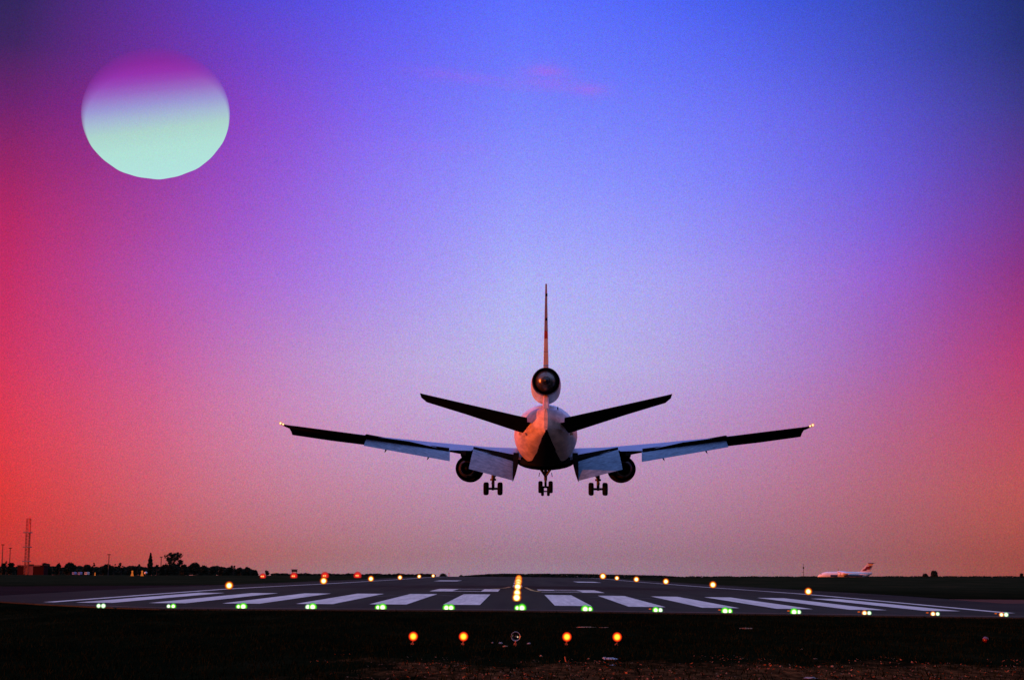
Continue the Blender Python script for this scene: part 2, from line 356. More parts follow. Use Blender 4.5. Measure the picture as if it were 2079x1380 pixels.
def poly_sheet(name, poly, m, lift=0., step=2.0, sk=True):
    bm = bmesh.new(); vs = [bm.verts.new((x, y, 0)) for x, y in poly]; bm.faces.new(vs)
    xmin, xmax = min(p[0] for p in poly), max(p[0] for p in poly); ymin, ymax = min(p[1] for p in poly), max(p[1] for p in poly)
    cuts = [((x, 0, 0), (1, 0, 0)) for x in _XG if xmin < x < xmax] + [((0, y, 0), (0, 1, 0)) for y in _YG if ymin < y < ymax]
    for co, no in cuts: bmesh.ops.bisect_plane(bm, geom=bm.verts[:]+bm.edges[:]+bm.faces[:], plane_co=co, plane_no=no)
    for q in bm.verts: q.co.z = S(q.co.x, q.co.y) + lift
    bmesh.ops.recalc_face_normals(bm, faces=bm.faces)
    me = bpy.data.meshes.new(name); bm.to_mesh(me); bm.free(); me.materials.append(m)
    o = bpy.data.objects.new(name, me); COL.objects.link(o)
    if me.polygons[0].normal.z < 0: me.flip_normals()
    if sk: skirt(o)
    return prop(o, kind='structure')
poly_sheet('taxiway_left', [(-30.003, 87), (-36, 90), (-60, 96), (-120, 104), (-120, 141), (-60, 139), (-44, 140), (-33, 158), (-30.003, 172)], TAXI, .002)
poly_sheet('taxiway_right', [(30.003, 70), (60, 70), (60, 96.5), (30.003, 100)], SHLD, .002)
poly_sheet('taxiway_verge', [(30.003, 100.01), (60, 96.51), (60, 106), (30.003, 113)], SAND, .002)

# painted markings, each sheet 6 mm above the one below
def mark(name, polys, m, lift=.006):
    V = []; Fc = []
    bm = bmesh.new()
    for poly in polys: bm.faces.new([bm.verts.new((x, y, 0)) for x, y in poly])
    ys = [y for y in _YG if min(q.co.y for q in bm.verts) < y < max(q.co.y for q in bm.verts)]; xs = [x for x in _XG if abs(x) <= 30]
    for co, no in [((x, 0, 0), (1, 0, 0)) for x in xs] + [((0, y, 0), (0, 1, 0)) for y in ys]:
        bmesh.ops.bisect_plane(bm, geom=bm.verts[:]+bm.edges[:]+bm.faces[:], plane_co=co, plane_no=no)
    for q in bm.verts: q.co.z = S(q.co.x, q.co.y) + lift + max(0, q.co.y-130)*.0001
    bmesh.ops.recalc_face_normals(bm, faces=bm.faces)
    for f in bm.faces:
        if f.normal.z < 0: f.normal_flip()
    me = bpy.data.meshes.new(name); bm.to_mesh(me); bm.free(); me.materials.append(m)
    o = bpy.data.objects.new(name, me); COL.objects.link(o); return prop(o, kind='structure')
def rect(x0, x1, y0, y1): return [(x0, y0), (x1, y0), (x1, y1), (x0, y1)]
mark('threshold_stripes', [rect(s*(1.8+3.54*k), s*(3.58+3.54*k), 78, 108) if s > 0 else rect(-(3.58+3.54*k), -(1.8+3.54*k), 78, 108) for k in range(6) for s in (1, -1)], PAINT)
mark('edge_line_left', [rect(-22.98, -22.42, 78.5, 690)], PAINT)
mark('edge_line_right', [rect(22.6, 23.15, 75.5, 690)], PAINT)
def ribbon(pts, w_):
    out = []
    for (x0, y0), (x1, y1) in zip(pts, pts[1:]):
        d = Vector((x1-x0, y1-y0)).normalized(); n = Vector((-d.y, d.x))*w_/2
        out.append([(x0-n.x, y0-n.y), (x1-n.x, y1-n.y), (x1+n.x, y1+n.y), (x0+n.x, y0+n.y)])
    return out
# runway number 0 9
d0, d1 = 120.5, 137
mark('runway_number', [rect(-6.55,-4.9,d0,d1), rect(-2.75,-1.45,d0,d1), rect(-4.898,-2.752,d0,d0+1.6), rect(-4.898,-2.752,d1-1.6,d1),
      rect(4.9,6.5,d0,d1), rect(1.65,4.898,d1-2.4,d1), rect(1.65,3.0,d0+8.4,d1-2.402), rect(3.002,4.898,d0+8.4,d0+9.8), rect(1.8,4.898,d0,d0+1.2)], PAINT)
mark('touchdown_bars', [rect(-13.6, -9.8, 262, 287), rect(9.8, 13.6, 262, 287)], PAINT)
mark('centreline', [rect(-.5, .5, y, y+30) for y in (158, 208, 258, 308, 358, 408)], PAINT)
mark('lead_in_line', ribbon([(-.75,163),(-.95,152),(-1.3,146),(-2.2,141)], .35)+ribbon([(.75,158),(.95,142),(1.2,128),(1.7,122),(3.2,120)][:4], .3), YELL, .006)
mark('turning_line', ribbon([(-8.6,98),(-7.9,101),(-6.9,103.5),(-5.8,104.5),(-4.8,103.5),(-3.9,101)], .3)+ribbon([(8.9,96),(7.9,100),(6.8,103),(5.7,103.5),(4.6,101)], .3), PAINT3, .003)
mark('edge_strip', [[(a, front_y(a)+1.1), (b, front_y(b)+1.1), (b, front_y(b)+1.75), (a, front_y(a)+1.75)] for a, b in zip(list(range(-20, 30)), list(range(-19, 31)))], KERB, .004)

# ---------------------------------------------------------------- grass, leaf litter and stones in the foreground
def scatter_blades(name, n, region, hmin, hmax, wd, m, lean=.5, clump=None, flat=False):
    xs = np.empty(n); ys = np.empty(n); k = 0
    while k < n:
        y = region[2] + (region[3]-region[2])*random.random()**1.3; hw = y*.34
        x = random.uniform(max(region[0], -hw), min(region[1], hw))
        if clump and random.random() > clump(x, y): continue
        xs[k] = x; ys[k] = y; k += 1
    V = np.empty((n*3, 3)); zz = np.array([S(x, y) + undul(x, y) for x, y in zip(xs, ys)]) - .005 - np.array([DROP*smooth(50, 60, y) if y < 60 else DROP for y in ys])
    an = np.random.rand(n)*2*pi; h = hmin+(hmax-hmin)*np.random.rand(n)**2; w_ = wd*(.6+.8*np.random.rand(n))
    dx, dy = np.cos(an)*w_, np.sin(an)*w_; l = lean*h; la = np.random.rand(n)*2*pi
    V[0::3] = np.stack([xs-dx, ys-dy, zz], 1); V[1::3] = np.stack([xs+dx, ys+dy, zz+(h*.3 if flat else 0)], 1)
    V[2::3] = np.stack([xs+np.cos(la)*l, ys+np.sin(la)*l, zz+h], 1)
    me = bpy.data.meshes.new(name); me.vertices.add(n*3); me.vertices.foreach_set('co', V.ravel()); me.loops.add(n*3); me.loops.foreach_set('vertex_index', np.arange(n*3))
    me.polygons.add(n); me.polygons.foreach_set('loop_start', np.arange(0, n*3, 3)); me.update(calc_edges=True); me.validate(); me.materials.append(m)
    o = bpy.data.objects.new(name, me); COL.objects.link(o); return o
BLADE = mat('grass_blade', (.0095,.0135,.0045), .9, spec=.0, col2=(.001,.0026,.0012), scale=.8)
STRAW = mat('dead_leaf', (.30,.11,.04), .8, spec=.2, col2=(.05,.02,.012), scale=3)
def soilish(x, y):
    return max(0., min(1., min((32.5-y)/3, (x+3.2)/2, (11.5-x)/3)+.25+1.2*sin(x*1.7+y*.9)*sin(x*.6-y*1.3)))
prop(scatter_blades('grass', 60000, (-22, 22, 21, 68), .03, .13, .012, BLADE, .5, lambda x, y: 1-.8*soilish(x, y)), 'short dark grass on the ground in front of the runway', 'grass', kind='stuff')
prop(scatter_blades('leaf_litter', 3800, (-4, 12, 21, 33), .008, .035, .018, STRAW, 1.5, lambda x, y: soilish(x, y)**1.5+.01, True), 'rust brown dead leaves and straw scattered over bare soil', 'leaf litter', kind='stuff')
def gz(px, py, D0=15, D1=120):     # ground point seen at a pixel
    best = None
    for k in range(900):
        D = D0+(D1-D0)*k/900; q = P(px, py, D)
        if q.z <= S(q.x, q.y) - (DROP*smooth(50,60,D)): return q
    return q
STONE = mat('pale_stone', (.30,.27,.27), .7, spec=.3, col2=(.12,.10,.10), scale=9)
STONEB = mat('bluish_stone', (.34,.38,.42), .6, spec=.4, col2=(.14,.15,.17), scale=9)
STONEO = mat('tan_stone', (.42,.22,.12), .8, spec=.2, col2=(.2,.1,.05), scale=9)
def stone(px, py, wpx, hpx, m, label, depth=1.0):
    q = gz(px, py); s_ = wpx*q.y/3285; hh = hpx*q.y/3285
    V = MB(); V.sphere((0, 0, 0), (s_/2, s_/2*depth, max(hh*.75, .015)), 12, 7)
    for i, p_ in enumerate(V.v):
        k = 1+.35*sin(i*2.7+px)*sin(i*1.3); p_.x *= k; p_.y *= k; p_.z = p_.z*k if p_.z > 0 else p_.z*.3
    o = V.build('stone', m, smooth=60); o.location = (q.x, q.y, q.z); return prop(o, label, 'stone', 'stones lying in the dark foreground')
for a in [(1240,1338,26,5,STONEB,'widest bluish white stone, in the soil below the right end of the approach lamps',.9),
          (1228,1336,10,4,STONEB,'small bluish stone touching the left side of the widest stone',1),
          (1244,1351,14,3,STONEB,'dim flat stone just nearer than the widest stone',1),
          (1026,1312,11,3,STONEO,'flat tan stone below and left of the unlit lamp',1),
          (1016,1306,9,4,STONE,'grey stone left of the unlit lamp post',1), (1074,1307,8,4,STONE,'grey stone right of the unlit lamp post',1),
          (1000,1305,4,3,STONE,'tiny pale stone between the second lamp and the unlit lamp',1),
          (1190,1273,40,2,STONEO,'long flat tan slab showing in the grass behind the lamps',.5), (1228,1274,28,2,STONEO,'second long tan slab in the grass, behind the rightmost approach lamp',.5),
          (1515,1276,30,3,STONEO,'low tan slab in the grass far to the right of the lamps',.5),
          (1098,1332,6,4,STONEO,'small round tan stone on the soil under the middle of the lamps',1), (1195,1337,4,3,STONEO,'bright speck of tan stone left of the widest stone',1),
          (1690,1354,7,5,STONEO,'rust coloured stone on the soil right of centre',1), (1627,1319,5,4,STONEO,'small rust stone at the far rim of the soil',1),
          (1655,1338,12,3,STONEO,'flat rust stone behind the rust coloured one',1), (1645,1376,26,3,STONE,'pale flat stone at the bottom edge of the picture',.8),
          (1900,1352,10,2,STONEO,'thin tan stone on the soil near the right edge',.8), (1470,1333,5,3,STONE,'small grey stone on the soil midway along the picture',1)]:
    stone(*a)

# ---------------------------------------------------------------- lamps
DARKM = mat('dark_metal', (.03,.03,.03), .5, metal=.6); POSTM = mat('rusty_orange_post', (.45,.13,.05), .6, col2=(.2,.06,.03), scale=20)
HOUS = mat('lamp_housing', (.25,.20,.08), .5)
ORD = ['first','second','third','fourth','fifth','sixth','seventh','eighth','ninth','tenth','eleventh','twelfth','thirteenth','fourteenth']
def copy_thing(o, loc, label, scale=None):
    r = o.copy(); COL.objects.link(r); r.location = loc; r['label'] = label
    for ch in o.children:
        c_ = ch.copy(); COL.objects.link(c_); c_.parent = r
        for g in ch.children:
            d_ = g.copy(); COL.objects.link(d_); d_.parent = c_
    if scale:
        for ch in r.children:
            if ch.name.startswith(('globe', 'lens')): ch.scale = (scale,)*3
    return r
# approach lamps on short posts, in the grass before the threshold
AD = 38.0
def approach(px, label, lit=True):
    q = P(px, 1291, AD); g = S(q.x, AD); h = q.z - g
    e = empty('approach_light', (q.x, AD, g), label, 'lamp', 'short approach lamps in a row on the grass')
    b = MB(); b.tube((0,0,-.03),(0,0,h-.10), .012, .010); b.tube((0,0,h-.115),(0,0,h-.09), .018, .018); b.build('stem', POSTM, e)
    b = MB(); b.box((-.02,0,.03),(.07,.05,.035)); b.tube((-.02,0,.04),(.0,0,.085), .014, .010); b.build('foot', POSTM, e)
    return e, h
e, h = approach(839, 'amber approach lamp, leftmost of the row on the grass')
gl = MB(); gl.sphere((0,0,h), .112, 24, 16); gl.build('globe', G_AMBER, e, 60); AP0 = e  # ball carries the lamp together with its painted glare
for px, lab in ((941, 'second amber approach lamp from the left, just left of the unlit one'), (1151, 'amber approach lamp just right of the unlit one'), (1253, 'amber approach lamp, rightmost of the row on the grass')):
    q = P(px, 1291, AD); copy_thing(AP0, (q.x, AD, S(q.x, AD)), lab)
e, h = approach(1047, 'unlit clear glass approach lamp in the middle of the row')
GLASS = mat('chrome_reflector', (.55,.55,.58), .12, metal=1, var=.3, scale=20)
b = MB(); b.revolve((0, .03, h), (0,-1,0), [(0,.02),(.0,.03),(.02,.06),(.05,.085),(.07,.095)], 28); b.build('reflector', GLASS, e, 50)
b = MB(); b.revolve((0, -.035, h), (0,-1,0), [(0,.100),(.004,.108),(.012,.110),(.018,.106),(.014,.098),(0,.100)], 32); b.build('rim', mat('steel_rim', (.5,.48,.45), .35, metal=.7), e, 50)
b = MB(); b.sphere((0, -.02, h), .026, 14, 10); b.build('bulb', mat('dark_bulb', (.03,.03,.04), .15), e, 50)
b = MB(); b.sphere((.045, -.03, h-.012), .016, 10, 8); b.build('painted_glint', emit('glint', (1,.75,.5), .9), e, 50)  # emissive bead painted as a glint inside the unlit lamp
b = MB(); b.revolve((0,.036,h), (0,1,0), [(0,.095),(.03,.075),(.06,.03),(.07,.001)], 24); b.build('housing', DARKM, e, 50)
# lonely dull red lamp at the right, and a peg
q = P(2001, 1298, 40); g = S(q.x, 40)
e = empty('red_lamp', (q.x, 40, g), 'dull red unlit lamp standing alone at the right edge of the grass', 'lamp')
b = MB(); b.tube((0,0,-.03),(0,0,q.z-g), .012); b.build('stem', DARKM, e)
b = MB(); b.sphere((0,0,q.z-g), .075, 18, 12); b.build('globe', mat('dark_red_glass', (.10,.006,.006), .15), e, 60)
b = MB(); b.sphere((-.01,-.055,q.z-g-.005), (.026,.03,.02), 10, 8); b.build('bulb', REDDIM, e, 60)
q = gz(1149, 1341); o = MB().tube((0,0,-.03),(-.02,0,.085),.012,.010).build('ground_peg', POSTM); o.location = (q.x, q.y, q.z); prop(o, 'short rusty peg in the soil below the lamp right of the unlit one', 'peg')
# threshold lights: each a low fixture with two lamps side by side
TD = 69.4
TL = [(205,1229,.55,.6,0),(347,1230,.5,.75,0),(489,1231.5,.75,1.05,0),(630,1233,.7,1.1,0),(772,1233.5,.8,1.1,0),(911,1233.5,1.0,1.0,0),(1055,1233.5,.8,1.15,0),(1193,1236,1.1,.8,0),(1336,1238.5,.9,.6,1),(1477,1241,1.05,.75,1),(1617,1242.5,1.05,.6,1),(1760,1244,.75,.55,1),(1899,1245.5,.65,.5,1),(2038,1247,.62,.58,1)]
def thr(px, py, a, bb, o_, k):
    q = P(px, py, TD); g = S(q.x, TD); h = max(q.z-g, .07)
    side = 'under the amber centreline row' if k == 6 else f'{ORD[k]} from the left' if k < 6 else f'{ORD[13-k]} from the right'
    lab = f'green threshold light at the near edge of the runway, {side}'.replace(', first from', ', outermost from')
    e = empty('threshold_light', (q.x, TD, g), lab, 'light', 'green threshold lights along the near edge of the runway')
    m1 = MB(); m1.tube((0,.05,-.005),(0,.05,.03), .10, .09, 16); m1.tube((-.1,.03,.015),(-.1,.03,h*.8), .03); m1.tube((.1,.03,.015),(.1,.03,h*.8), .03); m1.build('housing', HOUS, e, 40)
    for x, r, mm in ((-.10, a, G_GREEN if a > .7 else G_PALE), (.10, bb, G_GREEN if bb > .7 else G_PALE)):
        rr = .165*r if r > .7 else .125*r/.7
        MB().sphere((x, 0, h), rr*1.12, 18, 12).build('lens', G_ORP if (x < 0 and k >= 11) else mm, e, 60)  # these balls are painted glare halos, wider than the real lenses
    if o_: MB().sphere((-.34, .0, h+.05), (.06,.04,.025), 12, 8).build('reflector', DIMO, e, 60)  # orange spot glows by its own emission, no mirror surface
for k, t in enumerate(TL): thr(*t, k)
# runway edge lights
def edge_light(px, py, D, r, label, group='amber runway edge lights'):
    q = P(px, py, D); g = S(q.x, D); h = max(q.z-g, .78*r)
    e = empty('runway_edge_light', (q.x, D, g), label, 'light', group)
    MB().tube((0,0,-.02),(0,0,h*.9), .05, .04, 10).build('housing', HOUS, e, 40)
    MB().sphere((0,0,h), r, 18, 12).build('globe', G_EDGE, e, 60); return e  # ball is a painted glare halo, larger than the lamp itself
for k, (px, py, D, r) in enumerate([(465,1194.3,126,9.2),(657,1184,187,8.3),(753,1178.3,247,6.8),(812,1175,308,5.6),(851,1172,368,4.8),(879.5,1170.6,427,4.2)]):
    edge_light(px, py, D, r*D/3285, f'amber edge light on the left side of the runway, {ORD[k] if k else "nearest"}' + (' one from the near end' if k else ' to the camera'))
for k, (px, py, D, r) in enumerate([(1641.3,1206.5,126,8.4),(1447.5,1191.8,187,8),(1352,1184.3,247,7),(1292,1179.6,308,6.6),(1252.5,1176.2,370,5.4),(1224,1174.6,430,7.4)]):
    edge_light(px, py, D, r*D/3285, f'amber edge light on the right side of the runway, {ORD[k] if k else "nearest"}' + (' one from the near end' if k else ' to the camera'))
# centreline lights, flush
for k in range(16):
    D = 87 + 15*k; r = (9.5, 8.6, 5.5, 8.2, 6.2, 7, 7, 8, 7, 6.5, 7, 6.5, 7, 6.5, 6.5, 6)[k]*D/3285*.95
    lab = f'amber light in the runway centreline, {ORD[k] if k < 14 else ("fifteenth", "sixteenth")[k-14]} going away from the threshold'
    x = .02*(k-2); g = S(x, D); e = empty('centreline_light', (x, D, g), lab, 'light', 'amber lights set in the runway centreline')
    MB().tube((0,0,-.02),(0,0,.02), .12, .10, 16).build('housing', DARKM, e, 40)
    MB().sphere((0,0,.7*r*1.15), r*1.15, 18, 12).build('globe', G_CENT, e, 60)  # painted glare halo standing above the flush lamp
# approach slope indicator units, four in a row, all showing red
for k, px in enumerate((535, 598, 661, 727)):
    D = 400; q = P(px, 1169.2, D); g = S(q.x, D) - DROP; r = (6.6, 8, 8.6, 8.8)[k]*D/3285; h = max(q.z-g, .5*r)
    side = ['outermost, left of the other three', 'second from the left', 'third from the left', 'nearest to the runway'][k]
    e = empty('slope_indicator', (q.x, D, g), f'red slope indicator lamp left of the runway, {side}', 'light', 'red slope indicator lamps in a row')
    [MB().tube((sx_*.5, .3+sy_*.4, -.05), (sx_*.5, .3+sy_*.4, max(h-.15, .1)), .04).build('leg', DARKM, e) for sx_ in (-1,1) for sy_ in (-1,1)]
    MB().box((0, .3, h), (1.3, 1.0, .35)).build('housing', mat('unit_orange', (.25,.05,.02)), e)
    MB().sphere((0, -.25-r, h), r, 20, 14).build('globe', G_RED, e, 60)  # painted red glare halo in front of the unit
    for s_ in (-1, 1): MB().sphere((s_*.22, -.3-2*r, h), .17, 10, 8).build('lens', HOT, e, 60)

# ---------------------------------------------------------------- landing airliner
AR = Matrix.Rotation(radians(-.97), 3, 'Z') @ Matrix.Rotation(radians(3.5), 3, 'X') @ Matrix.Rotation(radians(.15), 3, 'Y')
c0 = P(1107.9, 884.5, 155); AO = c0 - 3*(AR @ Vector((0, 1, 0)))
air = empty('airliner', AO, 'white three engined wide body airliner about to land, wheels and flaps down', 'airliner', rot=AR.to_euler())
def A(x, s, z): return Vector((x, 35-s, z))                      # s = metres behind the nose

def fuse_mat():
    m = bpy.data.materials.new('white_fuselage_paint'); m.use_nodes = True; t = m.node_tree; b = t.nodes['Principled BSDF']
    b.inputs['Roughness'].default_value = .38; b.inputs['Specular IOR Level'].default_value = .4
    tcn = t.nodes.new('ShaderNodeTexCoord'); sp = t.nodes.new('ShaderNodeSeparateXYZ'); t.links.new(tcn.outputs['Object'], sp.inputs[0])
    def mth(op, a, bb=0):
        n = t.nodes.new('ShaderNodeMath'); n.operation = op
        for i, q in enumerate((a, bb)):
            if isinstance(q, (int, float)): n.inputs[i].default_value = q
            else: t.links.new(q, n.inputs[i])
        return n.outputs[0]
    n = t.nodes.new('ShaderNodeTexNoise'); n.inputs['Scale'].default_value = 1.1; n.inputs['Detail'].default_value = 8; n.inputs['Roughness'].default_value = .7
    mp = t.nodes.new('ShaderNodeMapping'); mp.inputs['Scale'].default_value = (1, .25, 1.4); t.links.new(tcn.outputs['Object'], mp.inputs[0]); t.links.new(mp.outputs[0], n.inputs['Vector'])
    dirt = t.nodes.new('ShaderNodeValToRGB'); dirt.color_ramp.elements[0].position = .38; dirt.color_ramp.elements[1].position = .62
    dirt.color_ramp.elements[0].color = (.42,.41,.41,1); dirt.color_ramp.elements[1].color = (.84,.83,.82,1); t.links.new(n.outputs[0], dirt.inputs[0])
    # panel joints every 2.4 m
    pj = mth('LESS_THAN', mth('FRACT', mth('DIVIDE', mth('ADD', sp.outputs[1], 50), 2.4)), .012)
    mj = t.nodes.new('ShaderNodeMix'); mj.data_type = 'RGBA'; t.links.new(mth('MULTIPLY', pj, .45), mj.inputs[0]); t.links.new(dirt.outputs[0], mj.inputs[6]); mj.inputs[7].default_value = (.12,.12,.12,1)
    # black strip under the rear body, wider forward, and across the lowest hull
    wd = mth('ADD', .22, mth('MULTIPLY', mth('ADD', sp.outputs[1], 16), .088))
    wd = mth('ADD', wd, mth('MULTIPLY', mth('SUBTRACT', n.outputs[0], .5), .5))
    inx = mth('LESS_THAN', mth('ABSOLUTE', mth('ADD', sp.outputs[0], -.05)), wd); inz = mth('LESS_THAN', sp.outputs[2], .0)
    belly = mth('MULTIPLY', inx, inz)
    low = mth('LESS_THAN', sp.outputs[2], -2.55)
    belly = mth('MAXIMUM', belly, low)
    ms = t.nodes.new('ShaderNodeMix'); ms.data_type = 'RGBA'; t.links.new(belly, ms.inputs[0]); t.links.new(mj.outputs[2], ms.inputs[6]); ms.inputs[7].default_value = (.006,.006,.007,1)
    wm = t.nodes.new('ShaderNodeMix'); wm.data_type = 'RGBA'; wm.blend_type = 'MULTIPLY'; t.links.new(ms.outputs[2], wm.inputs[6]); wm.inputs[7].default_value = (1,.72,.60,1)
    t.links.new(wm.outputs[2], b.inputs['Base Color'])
    # orange sunlight tint put into the lower and rear body colour, slightly metallic
    sun_tint = mth('MINIMUM', mth('LESS_THAN', sp.outputs[2], mth('ADD', 1.0, mth('MULTIPLY', mth('MAXIMUM', mth('SUBTRACT', -9.5, sp.outputs[1]), 0), .45))), mth('SUBTRACT', 1, belly))
    t.links.new(sun_tint, wm.inputs[0])
    t.links.new(mth('MULTIPLY', sun_tint, .08), b.inputs['Metallic'])
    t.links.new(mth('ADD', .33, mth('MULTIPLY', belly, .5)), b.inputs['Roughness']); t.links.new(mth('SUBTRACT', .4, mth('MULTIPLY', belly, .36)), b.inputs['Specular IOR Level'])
    return m
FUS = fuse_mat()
WHT = mat('aircraft_white', (.66,.65,.66), .4, spec=.4, col2=(.46,.45,.46), scale=1.2)
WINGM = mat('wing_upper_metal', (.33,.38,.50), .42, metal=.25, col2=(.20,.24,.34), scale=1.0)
BLK = mat('wing_lower_shadow_metal', (.010,.010,.010), 1.0, spec=.0, col2=(.005,.005,.005), scale=1)  # near-black base colour puts the undersides' shade into the metal
FLAPM = mat('flap_metal', (.17,.31,.47), .5, spec=.3, col2=(.06,.12,.20), scale=2.2, stretch=(.8,2.5,1))
FLAPM2 = mat('patched_flap_metal', (.15,.16,.19), .5, spec=.3, col2=(.10,.11,.13), scale=1.6)
SOOT = mat('sooty_nozzle', (.012,.011,.011), .4, metal=.5, var=.4)
HOTM = mat('heat_stained_steel', (.22,.18,.17), .30, metal=.85, col2=(.07,.06,.06), scale=2)
RUB = mat('tyre_rubber', (.006,.006,.006), .95, spec=.05); LEG = mat('gear_leg', (.03,.03,.03), .6, metal=.2)
GLS = mat('cockpit_glass', (.01,.012,.015), .1)

# fuselage: nose to wedge-shaped tail cone; rows (s, z top, z bottom, half width)
FS = [(0,-.55,-.62,.05),(.4,-.1,-1.15,.62),(1.3,.55,-1.75,1.25),(2.8,1.45,-2.3,1.95),(4.6,2.25,-2.7,2.5),(7,2.85,-2.93,2.88),(10,3.01,-3.01,3.01),(16,3.01,-3.01,3.01),(24,3.01,-3.01,3.01),(33,3.01,-3.01,3.01),
      (36,2.84,-2.92,2.99),(38.5,2.62,-2.72,2.93),(41,2.46,-2.35,2.78),(43.5,2.32,-1.85,2.5),(45.5,2.22,-1.45,2.15),(47.5,2.12,-1.02,1.72),(49.2,2.04,-.68,1.27),(50.6,1.96,-.45,.85),(51.8,1.88,-.30,.45),(52.6,1.8,-.22,.16)]
rings = []
for s, zt, zb, w_ in FS:
    cz = (zt+zb)/2; hz = (zt-zb)/2; r = []
    pw = 1 if s < 40 else 1 - .12*min((s-40)/10, 1)
    for i in range(48):
        a = 2*pi*i/48; ca, sa = cos(a), sin(a)
        r.append(A(w_*abs(ca)**pw*(1 if ca > 0 else -1), s, cz + hz*abs(sa)**(pw)*(1 if sa > 0 else -1)))
    rings.append(r)
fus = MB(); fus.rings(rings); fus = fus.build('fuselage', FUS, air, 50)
b = MB()
for s_ in (-1, 1):                                               # flight deck windows
    for k in range(3):
        x0 = s_*(.15+.62*k); x1 = s_*(.70+.62*k)
        b.add([A(x0, 2.62+.28*k, 1.42-.02*k), A(x1, 2.85+.33*k, 1.36-.05*k), A(x1, 3.35+.33*k, 1.83-.08*k), A(x0, 3.1+.28*k, 1.86-.04*k)], [(0,1,2,3)])
b.build('windscreen', GLS, air)
b = MB(); rr = []
for s, hw, z0, z1 in ((15.5,.3,-2.95,-2.9),(17.5,2.3,-3.1,-2.2),(20,2.9,-3.28,-1.6),(26,2.95,-3.3,-1.5),(30,2.85,-3.26,-1.7),(33,2.3,-3.12,-2.2),(35,.4,-2.95,-2.9)):
    rr.append([A(hw*cos(2*pi*i/24), s, (z0+z1)/2 + (z1-z0)/2*sin(2*pi*i/24)) for i in range(24)])
b.rings(rr); b.build('belly_fairing', BLK, air, 50)

# wings
def airfoil(le, te, th, n=12, camber=.015):
    le = Vector(le); te = Vector(te); c = te-le; up = Vector((0,0,1)); L_ = c.length; pts = []
    def t_(u): return th*L_*5*(.2969*sqrt(u)-.126*u-.3516*u*u+.2843*u**3-.1015*u**4)
    us = [(1-cos(pi*i/n))/2 for i in range(n+1)]
    for u in us[::-1]: pts.append(le + c*u + up*(t_(u)+camber*L_*4*u*(1-u)))
    for u in us[1:-1]: pts.append(le + c*u + up*(-t_(u)*.9+camber*L_*4*u*(1-u)))
    return pts
def lerp(a, b_, t): return a+(b_-a)*t
WST = [  # x, s_LE, z_LE, s_TE, z_TE, thickness
 (2.2, 16.4, -1.85, 31.2, -2.35, .11),(3.1, 17.3, -1.80, 31.3, -2.25, .11),(6.2, 19.6, -1.82, 31.45, -1.48, .10),(9.5, 22.1, -1.15, 31.75, -1.42, .095),
 (13.2, 24.9, -.98, 32.9, -.60, .085),(17.3, 27.7, -.70, 34.15, -.06, .075),(21, 30.5, -.27, 35.3, .40, .07),(24.5, 33.1, .22, 36.2, .84, .065),(24.55, 33.9, .55, 36.2, .85, .065),(24.9, 34.3, .70, 36.35, .93, .06),(25.2, 35.3, .88, 36.45, .99, .05)]
def wst(x):
    for p, q in zip(WST, WST[1:]):
        if p[0] <= x <= q[0]: t = (x-p[0])/(q[0]-p[0]); return [lerp(p[i], q[i], t) for i in range(6)]
    return list(WST[-1])
def two_mats(o, m2, test):
    o.data.materials.append(m2)
    for p in o.data.polygons:
        if test(p): p.material_index = 1
